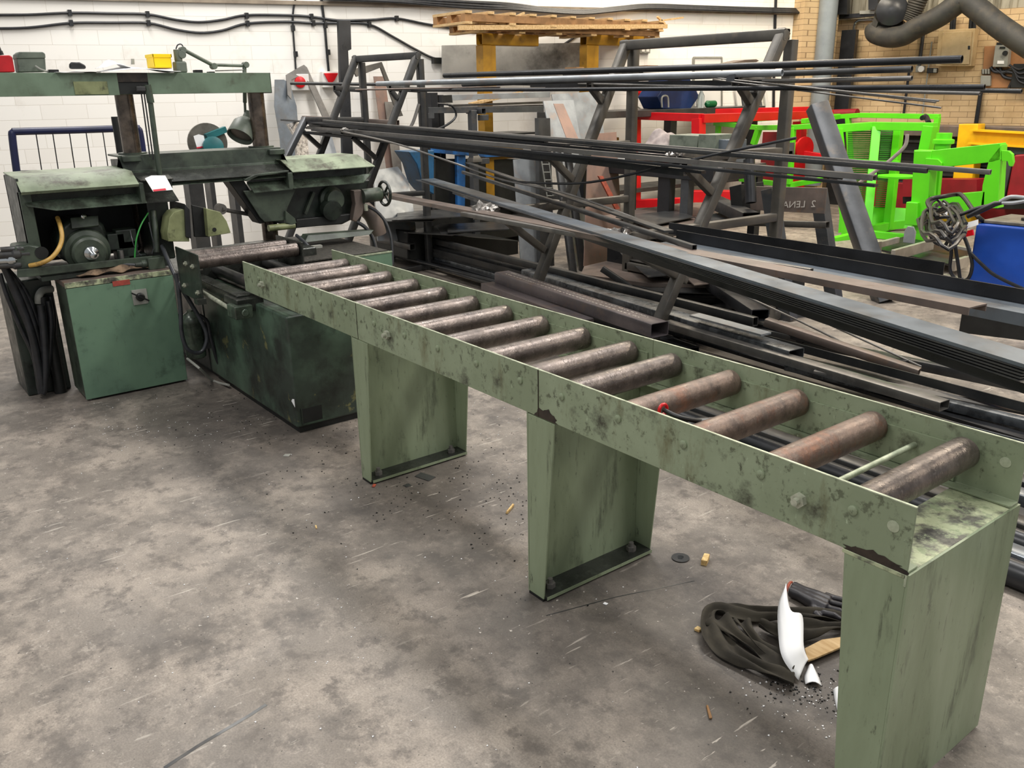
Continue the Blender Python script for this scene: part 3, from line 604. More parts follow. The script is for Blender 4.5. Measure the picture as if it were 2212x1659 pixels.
# left guard
def guard(py_, pxs, label_part, y0, y1, xf, zl, ztop, par=bs):
    g = P(label_part, MB().sheet([(-5.12, ztop+.01), (xf-.12, ztop), (xf, zl), (xf-.015, zl-.004)], y0, y1, .006), 'green_pale', bev=.001)
    return g
XF = -4.66
yl0 = X(45, 415, XF).y; yl1 = X(289, 399, XF).y
ztop = X(150, 380, XF-.12).z; zlip = X(150, 410, XF).z; ztr = X(60, 437, XF-.1).z; ztb = X(105, 457, XF).z
g = P('wheel_guard', MB().sheet([(-5.15, ztop+.012), (XF-.12, ztop), (XF, zlip), (XF-.016, zlip-.006)], yl0, yl1+.03, .006), 'green_pale', bev=.001)
MB().sheet([(XF-.09, zlip+.03), (XF-.1, ztr)], yl0+.02, yl1+.03, .005).build('inner_panel', 'green_dark', g)
MB().slab([(XF-.1, yl0+.02, ztr), (XF-.02, yl0+.02, ztb+.035), (XF, yl0+.16, ztb), (XF, yl1+.06, ztb), (XF-.1, yl1+.06, ztr)], (.0, 0, .006)).build('drip_tray', 'oily_green', g, bev=.001)
MB().bx(XF-.115, XF-.0, yl1+.03, yl1+.055, ztb, zlip+.01).build('divider', 'green_mid', g, bev=.004)
yr = X(386, 430, XF).y
MB().sheet([(XF-.09, zlip+.015), (XF-.1, ztr)], yl1+.055, yr, .005).build('inner_panel', 'green_dark', g)
MB().slab([(XF-.1, yl1+.06, ztr), (XF, yl1+.06, ztb), (XF, yr, ztb-.004), (XF-.1, yr, ztr)], (0, 0, .006)).build('drip_tray', 'oily', g)
MB().sheet([(XF-.15, zlip+.03), (XF-.05, zlip+.012)], yl1+.055, yr, .006).build('guard_cap', 'oily', g)
MB().bx(-5.15, XF-.09, yl0, yl0+.012, .80, ztop+.005).build('side_panel', 'green_dark', g, bev=.003)
MB().bx(XF-.14, XF-.08, yl0, yl0+.06, .80, zlip).build('corner_post', 'green_mid', g, bev=.004)
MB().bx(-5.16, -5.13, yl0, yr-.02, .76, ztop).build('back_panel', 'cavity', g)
MB().bx(-5.0, XF-.12, yr-.16, yr-.03, .74, ztb+.06).build('head_web', 'green_dark', g, bev=.01)
# gutter below the head
zg = X(150, 580, XF).z
MB().slab([X(38, 600, XF), X(38, 583, XF), X(70, 580, XF), X(330, 553, XF), X(330, 566, XF), X(75, 597, XF)], (-.02, 0, 0)).build('lower_gutter', 'green_mid', g, bev=.003)
MB().bx(-5.15, XF-.01, yl0+.02, yr-.1, .72, .745).build('gutter_floor', 'green_dark', g)
# gearbox with shaft
XG = -4.8; c = X(184, 512, XG)
gb = P('gearbox', MB().slab([X(a, b, XG) for a, b in [(130, 560), (122, 520), (128, 492), (150, 472), (206, 468), (226, 486), (236, 510), (236, 545), (222, 562), (160, 572)]], (-.22, 0, 0)), 'green_dark', bev=.03)
c2 = X(188, 541, XG)
MB().lathe(c2, (1, -.05, -.08), [(0, .13), (.03, .125), (.04, .1), (.09, .098), (.1, .085), (.1, .03)], 36).build('bearing_cover', 'green_mid', gb)
MB().lathe(c2+V3((.09, 0, 0)), (1, -.05, -.08), [(0, .045), (.03, .04), (.04, .02), (.09, .018), (.095, .01)], 20).build('shaft', 'chrome', gb)
MB().slab([X(152, 470, XG+.02), X(212, 465, XG+.02), X(214, 487, XG+.05), X(155, 494, XG+.05)], .02).build('inspection_cover', 'green_mid', gb, bev=.004)
q = X(180, 467, XG+.06); MB().lathe(q, (1, 0, 0), [(-.03, .012), (0, .016), (.01, .014), (.016, .006)], 16).build('sight_plug', 'chrome', gb)
# pump
pm = P('hydraulic_pump', MB().slab([X(a, b, -4.7) for a, b in [(33, 583), (31, 532), (62, 528), (84, 532), (102, 540), (102, 570), (70, 584)]], (-.16, 0, 0)), 'green_mid', bev=.012)
q = X(90, 546, -4.7); MB().cyl(q, q+V3((.004, 0, 0)), .035).build('port', 'cavity', pm)
for (a, b), r in (((20, 552), .022), ((10, 565), .02), ((22, 575), .018), ((28, 540), .016)):
    q = X(a, b, -4.72); MB().lathe(q+V3((0, .1, 0)), (0, -1, .05), [(0, r), (.04, r), (.05, r*1.4), (.08, r*1.4), (.09, r), (.16, r)], 14).build('fitting', 'chrome' if r == .02 else 'steel_dark', pm)
P('yellow_hose', MB().tube(smooth_path([X(124, 470, -4.78), X(130, 488, -4.72), X(134, 512, -4.68), X(128, 535, -4.64), (X(112, 556, -4.63)), X(90, 568, -4.64), X(64, 574, -4.68)]), .0125, 12), 'hose_yellow')
P('green_wire', MB().tube(smooth_path([X(320, 460, -4.75), X(305, 485, -4.7), X(295, 515, -4.68), X(292, 540, -4.68), X(291, 558, -4.68)]), .0045, 8), 'wire_green')
P('wire', MB().tube(smooth_path([X(281, 498, -4.72), X(286, 520, -4.68), X(293, 538, -4.68), X(305, 552, -4.68)]), .003, 6), 'rubber_grey')
P('wire', MB().tube(smooth_path([X(321, 480, -4.72), X(328, 510, -4.7), X(333, 530, -4.7), X(328, 548, -4.7)]), .003, 6), 'rubber_grey')
P('pipe_stub', MB().tube(smooth_path([X(330, 456, -4.78), X(336, 500, -4.74), X(338, 545, -4.72)]), .018, 12), 'green_mid')
for (a, b, s_) in ((248, 520, .05), (270, 515, .06), (275, 535, .05), (300, 560, .04), (262, 548, .035)):
    q = X(a, b, -4.84); P('valve_block', MB().bx(q.x-.05, q.x+.05, q.y-s_, q.y+s_, q.z-s_, q.z+s_), 'green_dark', bev=.008)
q = X(263, 552, -4.74); P('valve_stem', MB().cyl(q-V3((0, 0, .03)), q+V3((0, 0, .03)), .012), 'steel_grey')
# right guard
XQ = -4.8
y0 = X(632, 370, XQ).y; y1 = X(810, 358, XQ).y; zl2 = X(632, 371, XQ).z; zt2 = X(625, 343, XQ-.12).z; zr2 = X(640, 388, XQ-.1).z; zb2 = X(640, 407, XQ).z
g2 = P('wheel_guard', MB().slab([(XQ, y0, zl2), (XQ, y1, zl2), (XQ-.12, y1-.07, zt2), (XQ-.4, y1-.07, zt2), (XQ-.4, y0-.03, zt2), (XQ-.12, y0-.03, zt2)], (0, 0, -.006)), 'green_pale', bev=.001)
g2.data.materials[0] = MATS['green_pale']
MB().slab([(XQ-.1, y0, zr2), (XQ-.1, y0, zl2+.02), (XQ-.1, y1-.02, zl2+.02), (XQ-.1, y1-.02, zr2)], (.004, 0, 0)).build('inner_panel', 'green_dark', g2)
MB().slab([(XQ-.1, y0, zr2), (XQ, y0, zb2), (XQ, y1-.1, zb2), (XQ-.03, y1-.02, zb2+.05), (XQ-.1, y1-.01, zr2)], (0, 0, .005)).build('drip_tray', 'oily_green', g2)
MB().bx(XQ-.11, XQ, y0-.035, y0, zb2, zl2-.005).build('divider', 'green_mid', g2, bev=.004)
MB().slab([(XQ-.1, y1-.005, zr2), (XQ, y1-.005, zl2), (XQ-.1, y1-.005, zl2+.02)], (0, -.006, 0)).build('end_plate', 'green_mid', g2)
yq = X(527, 385, XQ).y; zq = X(560, 372, XQ-.03).z; zbb = X(550, 419, XQ).z
MB().slab([X(527, 388, XQ), X(552, 377, XQ), X(624, 368, XQ), X(624, 372, XQ), X(558, 381, XQ), X(534, 392, XQ)], (-.16, 0, 0)).build('guard_lip', 'green_mid', g2, bev=.003)
MB().slab([X(533, 393, XQ-.08), X(558, 381, XQ-.08), X(622, 373, XQ-.08), X(624, 395, XQ-.08), X(540, 402, XQ-.08)], (-.006, 0, 0)).build('inner_panel', 'green_dark', g2)
MB().slab([X(533, 396, XQ-.08), X(624, 388, XQ-.08), X(632, 409, XQ), X(549, 417, XQ)], (0, 0, .005)).build('drip_tray', 'oily_green', g2)
# right head body
hb_ = P('head_body', MB().slab([X(a, b, XQ-.16) for a, b in [(560, 400), (800, 388), (790, 425), (770, 470), (740, 485), (640, 492), (590, 480), (545, 415)]], (-.22, 0, 0)), 'green_dark', bev=.012)
MB().slab([X(a, b, XQ-.08) for a, b in [(487, 382), (520, 378), (582, 478), (562, 484)]], (-.14, 0, 0)).build('diagonal_arm', 'black', hb_, bev=.006)
MB().slab([X(a, b, XQ-.05) for a, b in [(525, 412), (640, 408), (622, 448), (614, 476), (572, 480), (562, 470)]], (-.012, 0, 0)).build('guide_arm', 'green_mid', hb_, bev=.004)
MB().slab([X(a, b, XQ-.03) for a, b in [(617, 455), (638, 472), (641, 482), (630, 486), (617, 482)]], (-.03, 0, 0)).build('guide_foot', 'green_mid', hb_, bev=.004)
MB().cyl(X(580, 493, XQ-.05), X(636, 487, XQ-.05), .022).build('guide_roller', 'olive', hb_)
MB().slab([X(a, b, XQ-.1) for a, b in [(640, 474), (760, 462), (768, 470), (735, 484), (640, 493)]], (-.1, 0, 0)).build('lower_sill', 'black', hb_, bev=.006)
MB().beam(X(677, 415, XQ-.14), X(658, 462, XQ-.14), .03, .02).build('rib', 'green_mid', hb_)
c = X(715, 430, XQ-.15); MB().lathe(c, (1, 0, 0), [(0, .09), (.02, .09), (.03, .07), (.08, .065), (.085, .02)], 28).build('wheel_hub', 'green_mid', hb_)
c = X(712, 450, XQ-.12); MB().lathe(c, (1, -.1, -.2), [(0, .075), (.06, .07), (.066, .03)], 28).build('hub_cap', 'green_dark', hb_)
# blade tension handwheel
c = X(782, 424, XQ-.05); hw = P('tension_cylinder', MB().lathe(c, (0, 1, .03), [(0, .05), (.14, .05), (.15, .045), (.16, .02), (.2, .018)], 24), 'green_mid')
cw = c+V3((0, .185, .006)); ringp = [cw+V3((math.cos(a)*.085, 0, math.sin(a)*.085)) for a in [2*PI*k/28 for k in range(29)]]
hwm = MB().tube(ringp, .011, 10)
for k in range(4): a = PI/4+PI/2*k; hwm.cyl(cw, cw+V3((math.cos(a)*.08, 0, math.sin(a)*.08)), .009, n=8)
hwm.cyl(cw-V3((0, .02, 0)), cw+V3((0, .02, 0)), .022)
hwm.build('handwheel', 'green_dark', hw)
br2 = P('tension_bracket', MB().slab([X(a, b, XQ-.05) for a, b in [(764, 412), (786, 410), (790, 436), (784, 462), (770, 480), (762, 476), (768, 440)]], (-.06, 0, 0)), 'steel_brown', bev=.006)
q = X(790, 440, XQ-.04); MB().cyl(q, q-V3((0, 0, .05)), .014).build('grease_nipple', 'zinc', br2)
dp = P('chip_duct', MB().tube(smooth_path([X(780, 446, -5.05), X(800, 462, -5.0), X(812, 485, -4.98), X(818, 505, -4.98)]), [.06]*16, 16), 'steel_brown')
P('hose', MB().tube(smooth_path([X(795, 446, -4.85), X(815, 458, -4.8), (X(834, 482, -4.75)), X(846, 520, -4.7), X(848, 572, -4.65)]), .012, 10), 'rubber')
P('hose', MB().tube(smooth_path([X(772, 480, -4.85), X(790, 492, -4.8), X(806, 515, -4.75), X(814, 545, -4.7)]), .014, 10), 'rubber')
P('hose', MB().tube(smooth_path([X(640, 508, -4.7), X(660, 525, -4.6), X(678, 548, -4.5), X(684, 562, -4.45)]), .011, 10), 'rubber_grey')
P('hose', MB().tube(smooth_path([X(606, 523, -4.6), X(625, 535, -4.55), X(645, 560, -4.5)]), .01, 10), 'rubber')
gt = P('coolant_gutter', MB().slab([X(665, 508, -4.75), X(808, 497, -4.75), X(800, 507, -4.72), X(662, 524, -4.72), X(655, 528, -4.72)], (-.09, 0, 0)), 'green_mid', bev=.004)
q = X(682, 530, -4.7); MB().bx(q.x-.02, q.x+.02, q.y-.04, q.y+.04, q.z-.05, q.z).build('gutter_foot', 'iso_grey', gt)
# top beam
XB = -4.98
yb = X(584, 175, XB).y; za = X(300, 157, XB).z; zbm = X(300, 205, XB).z; ys = X(-70, 180, XB).y
yn0 = X(257, 190, XB).y; yn1 = X(322, 190, XB).y; znt = X(290, 177, XB).z
tb = P('top_beam', MB().bx(XB-.2, XB-.01, ys, yb, zbm+.004, za), 'green_beam', bev=.004)
MB().bx(XB-.01, XB, ys, yn0, zbm, za).build('front_plate', 'green_beam', tb, bev=.002)
MB().bx(XB-.01, XB, yn1, yb, zbm+.004, za).build('front_plate', 'green_beam', tb, bev=.002)
MB().bx(XB-.01, XB-.001, yn0, yn1, znt, za).build('front_plate', 'burnt', tb)
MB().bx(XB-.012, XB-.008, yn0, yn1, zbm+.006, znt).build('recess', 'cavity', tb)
ya = X(160, 190, XB).y; yb_ = X(233, 190, XB).y
MB().bx(XB, XB+.004, ya, yb_, zbm+.006, znt+.004).build('cover_plate', 'olive', tb, bev=.001)
MB().bx(XB-.2, XB, yb, yb+.004, zbm, za).build('end_cap', 'green_mid', tb)
hc = P('lift_cylinder', MB().cyl(X(318, 183, -4.93), X(326, 222, -4.93), .021), 'green_mid')
MB().cyl(X(325, 222, -4.93), X(345, 378, -4.93), .016).build('cylinder_rod', 'green_mid', hc)
MB().cyl(X(303, 185, -4.95), X(324, 340, -4.95), .0045, n=8).build('hydraulic_pipe', 'steel_dark', hc)
MB().cyl(X(311, 200, -4.95), X(331, 345, -4.95), .0045, n=8).build('hydraulic_pipe', 'steel_dark', hc)
q = X(302, 190, -4.93); MB().bx(q.x-.02, q.x+.02, q.y-.025, q.y+.03, q.z-.02, q.z+.01).build('pipe_elbow', 'steel_dark', hc, bev=.006)
# electrical cabinet standing in front
ec = thing('control_cabinet', (-4.7, -.45, 0), 'green steel control cabinet with rotary switch below the left saw guard', 'cabinet')
CX0, CX1, CY0, CY1 = -4.86, -4.575, -.752, -.15
MB().bx(CX0, CX1, CY0+.004, CY1-.004, .02, .685).build('body', 'green_mid', ec, bev=.006)
MB().bx(CX0+.02, CX1-.02, CY0+.03, CY1-.02, 0, .02).build('plinth', 'black', ec)
MB().bx(CX0-.01, CX1+.010, CY0, CY1, .685, .715).build('top', 'steel_brown', ec, bev=.004)
MB().bx(CX1+.010, CX1+.016, CY0, CY1, .683, .714).build('top_lip', 'sage_worn', ec, bev=.002)
dr = MB().bx(CX1, CX1+.014, CY0+.004, CY1-.004, .012, .68).build('door', 'green_door', ec, bev=.003)
q = X(262, 611, CX1+.015); MB().bx(q.x, q.x+.002, q.y-.048, q.y+.048, q.z-.015, q.z+.015).build('warning_plaque', 'plaque', dr)
q = X(302, 641, CX1+.015); sw = MB().bx(q.x, q.x+.006, q.y-.042, q.y+.042, q.z-.045, q.z+.045).build('switch_plate', 'iso_grey', dr)
MB().lathe(q+V3((.006, 0, 0)), (1, 0, 0), [(0, .025), (.015, .024), (.02, .018)]).slab([q+V3((.02, -.052, .03)), q+V3((.02, -.045, .036)), q+V3((.02, .045, -.022)), q+V3((.02, .04, -.03))], (.012, 0, 0)).build('rotary_knob', 'black', sw)
q = X(378, 690, CX1-.05); MB().bx(q.x-.03, q.x+.03, CY1-.004, CY1+.02, q.z-.05, q.z+.04).build('latch', 'steel_grey', ec, bev=.008)
tag(MB().bx(CX1-.14, CX1-.05, -.265, -.17, .715, .785).lathe((CX1-.09, -.265, .75), (0, -1, 0), [(0, .025), (.03, .025), (.035, .018), (.07, .016)], 16).build('junction_box', 'green_mid', bev=.004), 'small green terminal box with a cable gland on the right end of the cabinet top', 'junction box')
tag(MB().tube(smooth_path([(CX1-.09, -.33, .75), (CX1-.1, -.42, .765), (CX1-.14, -.5, .775), (CX1-.24, -.52, .785)]), .012, 10).build('gland_cable', 'rubber_grey'), 'grey cable leaving the small terminal box on the cabinet', 'cable')
# rag folded on cabinet
def rag(u, v):
    x = CX1-.11+.1*(v-.5)*(1+.2*math.sin(u*5)); y = -.66+u*.42
    z = .722+.012*abs(math.sin(u*9+v*4))+.028*max(0, math.sin(u*PI))*max(0, math.sin(v*PI))+.02*(u > .72)*math.sin(v*PI)
    return V3((x+.012*math.sin(u*13), y+.012*math.sin(v*9+u*4), z+.006*noise.noise(V3((u*8, v*8, 1)))))
tag(MB().grid(44, 16, rag).build('dirty_glove', 'cloth_brown', solid=.006, sub=1, ang=3), 'crumpled brown dirty cloth glove lying on the cabinet top', 'glove')
# pedestal and hoses left
pd = P('pump_stand', MB().bx(-5.25, -4.9, -1.0, -.76, 0, .70), 'green_dark', bev=.01)
P('stand_leg', MB().cyl((-4.86, -.83, 0), (-4.86, -.83, .6), .035), 'black')
for k, (pts, r) in enumerate([([(5, 568), (20, 600), (45, 660), (70, 730), (86, 810), (92, 850), (98, 800), (95, 720), (88, 660)], .021), ([(0, 590), (15, 640), (45, 710), (72, 770), (84, 840)], .012),
        ([(8, 575), (40, 620), (70, 690), (90, 770), (88, 848), (104, 790), (110, 700), (104, 650)], .018), ([(15, 580), (55, 630), (82, 700), (96, 780)], .014), ([(86, 845), (110, 780), (116, 690), (108, 640)], .016)]):
    P('hydraulic_hose', MB().tube(smooth_path([X(a, b, -4.78-.02*k) for a, b in pts]), r, 12), 'rubber')
P('hose_elbow', MB().tube(smooth_path([X(84, 655, -4.85), X(84, 640, -4.85), X(92, 628, -4.87), X(112, 624, -4.9)]), .022, 12), 'iso_grey')
# hoses and filter right of cabinet
fb_ = Y(425, 772, -.085); fh_ = Y(412, 670, -.085).z-fb_.z
fl = P('coolant_filter', MB().lathe(fb_, (0, 0, 1), [(0, .05), (.01, .06), (fh_*.72, .06), (fh_*.74, .064), (fh_*.82, .064), (fh_*.9, .05), (fh_*.97, .02), (fh_, .02)], 24), 'oily_green')
MB().bx(fb_.x-.03, fb_.x+.03, -.03, 0.0, fb_.z+.05, fb_.z+fh_*.7).build('filter_bracket', 'steel_dark', fl)
def Xm(a, b): return X(a, b, -4.42)
P('cable', MB().tube(smooth_path([X(350, 532, -4.7), X(362, 560, -4.55), Xm(385, 610), Xm(412, 655), Xm(438, 700), Xm(447, 730), Xm(438, 757), Xm(420, 762), Xm(402, 750), Xm(392, 715), Xm(390, 670), Xm(385, 620), Xm(380, 590)]), .0125, 12), 'rubber_grey')
P('cable', MB().tube(smooth_path([Xm(430, 680), Xm(448, 695), Xm(455, 730), Xm(470, 780), Xm(478, 787)]), .011, 10), 'rubber')
P('drain_tube', MB().tube(smooth_path([X(405, 775, -4.5), X(430, 795, -4.3), Y(460, 822, -.03), Y(494, 832, -.01)]), .008, 10), 'iso_grey')
# tag on the saw
def pricetag(pts, pf, label, strip):
    Pq = [pf(a, b) for a, b in pts]; t = MB().slab(Pq, .0012).build('price_tag', 'paper'); tag(t, label, 'tag')
    n = (Pq[1]-Pq[0]).cross(Pq[2]-Pq[0]).normalized()
    if n.dot(CAM-Pq[0]) < 0: n = -n
    S = [pf(a, b)+n*.002 for a, b in strip]; MB().slab(S, n*.0008).build('red_strip', 'tag_red', t)
    return t
pricetag([(313, 385), (327, 379), (357, 379), (374, 410), (331, 414)], lambda a, b: X(a, b, -4.62+(b-395)*.0012), 'white price tag with a red strip hanging off the front of the saw bridge', [(330, 410), (357, 407), (359, 411), (332, 414)])
# machine lamp on the beam
ml = thing('machine_lamp', X(387, 153, -5.05), 'grey jointed work lamp on the saw beam with a bell shade hanging down', 'lamp')
def Lp(a, b): return X(a, b, -5.23)
q = X(388, 140, -5.08); MB().bx(q.x-.04, q.x+.04, q.y-.035, q.y+.035, za, za+.07).build('lamp_base', 'box_grey', ml, bev=.012)
q = X(384, 118, -5.08); MB().cyl((q.x, q.y, za+.07), (q.x, q.y, q.z+.03), .024).lathe(q+V3((0, .02, .0)), (1, 0, 0), [(-.03, .024), (.03, .024)], 18).build('swivel', 'box_grey', ml, bev=.003)
MB().tube(smooth_path([X(380, 106, -5.08), X(384, 97, -5.08), X(392, 96, -5.08), X(398, 106, -5.08)]), .004, 8).build('cable_loop', 'rubber_grey', ml)
MB().tube([X(394, 106, -5.08), X(458, 140, -5.16)], .012, 12).build('upper_arm', 'box_grey', ml)
MB().tube([X(458, 140, -5.16), X(528, 142, Lp(1, 1).x)], .0105, 12).build('fore_arm', 'box_grey', ml)
for (a, b, x) in ((394, 108, -5.08), (461, 143, -5.16), (530, 140, -5.23)):
    q = X(a, b, x); MB().cyl(q-V3((.025, 0, 0)), q+V3((.025, 0, 0)), .02, n=18).build('joint', 'box_grey', ml, bev=.003)
MB().tube([Lp(528, 142), Lp(529, 222)], .0135, 12).build('drop_rod', 'box_grey', ml)
MB().tube([Lp(529, 222), Lp(530, 246)], .009, 10).build('shade_joint', 'box_grey', ml)
a = Lp(538, 244); b_ = Lp(509, 297); ax = (b_-a).normalized(); L_ = (b_-a).length; ax = (ax+V3((.35, 0, 0))).normalized()
MB().lathe(a, ax, [(0, .02), (.0, .03), (.05, .032), (.06, .045), (.10, .075), (L_, .088), (L_+.004, .088), (L_+.004, .083), (.10, .07), (.06, .04)], 32).build('lamp_shade', 'box_grey', ml)
MB().lathe(a, ax, [(.09, .03), (L_-.02, .07), (L_-.018, .03)], 28).build('reflector', 'steel_brown', ml)
# things on top of the beam
XT = -5.06
t = thing('oil_can', X(8, 156, XT), 'red plastic oil can with a black spout at the left end of the saw beam', 'can')
MB().slab([X(-8, 157, XT), X(33, 156, XT), X(27, 123, XT), X(22, 119, XT), X(-8, 120, XT)], (-.07, 0, 0)).build('body', 'red_plastic', t, bev=.012)
MB().lathe(X(3, 119, XT-.03), (0, -.15, 1), [(0, .014), (.02, .013), (.025, .009), (.05, .008), (.09, .004)], 14).build('spout', 'black', t)
t = thing('terminal_box', X(67, 156, XT), 'grey green metal box with a cable gland standing on the saw beam', 'box')
MB().slab([X(41, 156, XT), X(100, 155, XT), X(98, 125, XT), X(36, 125, XT)], (-.11, 0, 0)).build('body', 'box_grey', t, bev=.006)
MB().slab([X(35, 127, XT+.006), X(99, 126, XT+.006), X(98, 116, XT+.006), X(93, 112, XT+.006), X(42, 112, XT+.006), X(36, 117, XT+.006)], (-.122, 0, 0)).build('lid', 'box_grey', t, bev=.006)
MB().tube(smooth_path([X(77, 143, XT+.01), X(86, 149, XT+.04), X(97, 153, XT+.045), X(108, 155, XT+.03)]), .006, 8).build('cable', 'iso_grey', t)
q = X(152, 148, XT); tag(MB().slab([X(152, 149, XT), X(151, 138, XT), (X(156, 134, XT)), X(172, 134, XT), X(186, 141, XT), X(187, 149, XT)], (-.04, 0, 0)).build('tape_gun', 'black', bev=.01), 'small black rounded tool case lying on papers on the saw beam', 'tool case')
def paper(pts, x, label, seed):
    Pq = [X(a, b, x) for a, b in pts]
    y0, y1 = min(p.y for p in Pq), max(p.y for p in Pq)
    return y0, y1
def sheetpaper(y0, y1, x0, x1, z, lift, label, seed):
    f_ = lambda u, v: V3((x0+(x1-x0)*v, y0+(y1-y0)*u, z+lift*math.sin(u*PI)**2*(.4+.6*v)+.004*noise.noise(V3((u*3+seed, v*3, 0)))))
    tag(MB().grid(24, 10, f_).build('paper_sheet', 'paper', solid=.0015, ang=3), label, 'paper')
sheetpaper(X(118, 150, XB).y, X(215, 150, XB).y, XB+.03, XB-.19, za+.003, .006, 'white paper lying flat under the small black tool case on the saw beam', 1)
sheetpaper(X(205, 150, XB).y, X(385, 150, XB).y, XB+.05, XB-.2, za+.006, .035, 'large curled white sheet of paper hanging over the front edge of the saw beam', 4)
sheetpaper(X(225, 150, XB).y, X(290, 150, XB).y, XB-.03, XB-.21, za+.03, .05, 'upper crumpled white sheet on the pile of papers on the saw beam', 9)
tag(MB().slab([X(284, 139, -5.2), X(291, 139, -5.2), X(290, 127, -5.2), X(284, 127, -5.2)], (-.01, 0, 0)).build('card', 'iso_grey'), 'small grey card standing at the back of the paper pile', 'card')
t = thing('storage_bin', X(350, 152, XT), 'bright yellow plastic parts bin on the saw beam beside the lamp', 'bin')
m = MB(); q0 = X(335, 152, XT+.03); q1 = X(373, 152, XT+.03); zb_ = za+.035; zt_ = X(350, 117, XT).z
for a_ in ((XT-.12, XT+.03, q0.y, q0.y+.005), (XT-.12, XT+.03, q1.y-.005, q1.y), (XT-.12, XT-.115, q0.y, q1.y), (XT+.025, XT+.03, q0.y, q1.y)): m.bx(*a_, zb_, zt_)
m.bx(XT-.12, XT+.03, q0.y, q1.y, zb_-.005, zb_); m.build('bin_body', 'bin_yellow', t, bev=.002)
m = MB(); m.bx(XT-.125, XT+.036, q0.y-.005, q0.y+.002, zt_-.02, zt_).bx(XT+.03, XT+.036, q0.y-.005, q1.y+.005, zt_-.02, zt_).bx(XT-.125, XT+.036, q1.y-.002, q1.y+.005, zt_-.02, zt_)
m.build('rim', 'bin_yellow', t, bev=.002)
tag(MB().bx(XT-.1, XT+.02, q0.y, q1.y, za+.026, za+.029).build('cardboard_pad', 'timber_dark'), 'thin brown card pad beneath the yellow parts bin', 'pad')
for (a, b, w_, lab) in ((427, 152, .045, 'small black clip lying on the saw beam right of the lamp base'), (455, 154, .035, 'flat dark steel offcut on the saw beam under the lamp arm'), (115, 154, .05, 'black flat bracket beside the grey terminal box on the beam')):
    q = X(a, b, -5.03); tag(MB().bx(q.x-.03, q.x+.03, q.y-w_/2, q.y+w_/2, za, za+(.018 if w_ > .04 else .008)).build('small_part', 'black', bev=.003), lab, 'part')
tag(MB().tube([X(465, 153, -5.02), X(525, 151, -5.02)], .004, 8).build('steel_rod', 'steel_grey'), 'thin steel rod lying on the right end of the saw beam', 'rod')
# ------------------------------------------------------------------ slanted bar racks
def wrapfoil(P, r, par, seed, ln=1.9):
    m = MB(); n1, n2 = 22, 14
    def fn(u, v):
        a = 2*PI*u; t = v*2-1; d = V3((math.cos(a)*math.sqrt(max(0, 1-t*t)), math.sin(a)*math.sqrt(max(0, 1-t*t)), t))
        k = 1+.55*noise.noise(V3((d.x*2.5+seed, d.y*2.5, d.z*2.5)))+.25*noise.noise(V3((d.x*7+seed, d.y*7, d.z*7)))
        return V3(P)+V3((d.x, d.z*ln, d.y))*r*k
    m.grid(n1, n2, fn); return m.build('film_wrap', 'plastic_wrap', par, ang=.5)
def stockrack(label, xs, top, low, post, arms, tw, mat, feet=None):
    t = thing('stock_rack', (sum(xs)/2, X(*top[0], xs[0]).y-.5, 0), label, 'rack')
    tops = []
    for i, x in enumerate(xs):
        T = X(*top[i], x); Lw = X(*low[i], x); d = (Lw-T)/(T.z-Lw.z); F = T+d*(T.z-.0)
        if feet: F = V3((x, feet[i], 0))
        f = MB().rhs(T+(T-F)*.012, F, tw, tw, .004, up=(1, 0, 0)).build('slanted_leg', mat, t, bev=.003)
        yp = X(*post[i], x).y; MB().rhs((x, yp, 0), (x, yp, T.z-.03), tw, tw, .004).build('post', mat, t, bev=.003)
        MB().rhs((x, F.y-.05, tw/2), (x, yp+.25, tw/2), tw*.9, tw*.9, .004).build('foot_beam', mat, t, bev=.003)
        tops.append(T)
        for tip, bl, bt, wrap in arms[i]:
            Q = X(*tip, x); MB().rhs((x, Q.y, Q.z-.01), (x, yp, Q.z-.03), tw*.8, tw*.8, .004).build('arm', mat, t, bev=.002)
            if bl:
                A = X(*bt, x); B = X(*bl, x); MB().rhs(A, B, tw*.7, tw*.7, .003, up=(1, 0, 0)).build('brace', mat, t, bev=.002)
            if wrap: wrapfoil(Q+V3((.0, .02+wrap*.6, .005)), wrap, t, x*3+Q.z)
    a, b = tops; MB().rhs(a-V3((tw/2, 0, 0)), b+V3((tw/2, 0, 0)), tw, tw, .004).build('top_beam', mat, t, bev=.004)
    z = .25; ya = X(*post[0], xs[0]).y
    MB().rhs((xs[0], ya, z), (xs[1], ya, z), tw, tw, .004).build('lower_beam', mat, t, bev=.003)
    return t
stockrack('large grey brown steel A frame stock rack holding long bars, nearest rack', (-4.50, -3.085), [(1352, 98), (1690, 75)], [(1215, 465), (1505, 505)], [(1366, 200), (1692, 300)],
          [[((1272, 182), (1302, 222), (1278, 190), 0), ((1152, 316), (1238, 390), (1178, 330), .036), ((1035, 458), (1175, 540), (1095, 478), .06)],
           [((1588, 172), (1625, 228), (1600, 188), 0), ((1450, 338), (1545, 425), (1478, 356), .04), ((1318, 515), (1480, 606), (1370, 545), .055)]], .075, 'rack')
stockrack('smaller dark brown steel A frame stock rack farther back by the white wall', (-7.42, -6.616), [(768, 128), (900, 120)], [(690, 336), (804, 380)], [(785, 200), (910, 200)],
          [[((722, 188), (737, 209), (724, 193), 0), ((658, 256), (696, 322), (654, 284), 0), ((610, 420), None, None, 0)],
           [((842, 188), (858, 213), (845, 196), 0), ((738, 283), (812, 342), (762, 297), .02), ((700, 430), None, None, 0)]], .062, 'steel_dark')
# outer strut of the far rack
tag(MB().rhs(X(660, 256, -7.44), X(612, 352, -7.3), .06, .06, .004).build('steel_strut', 'rack_grey', bev=.002), 'grey steel strut leaning down left from the far rack arm end', 'strut')
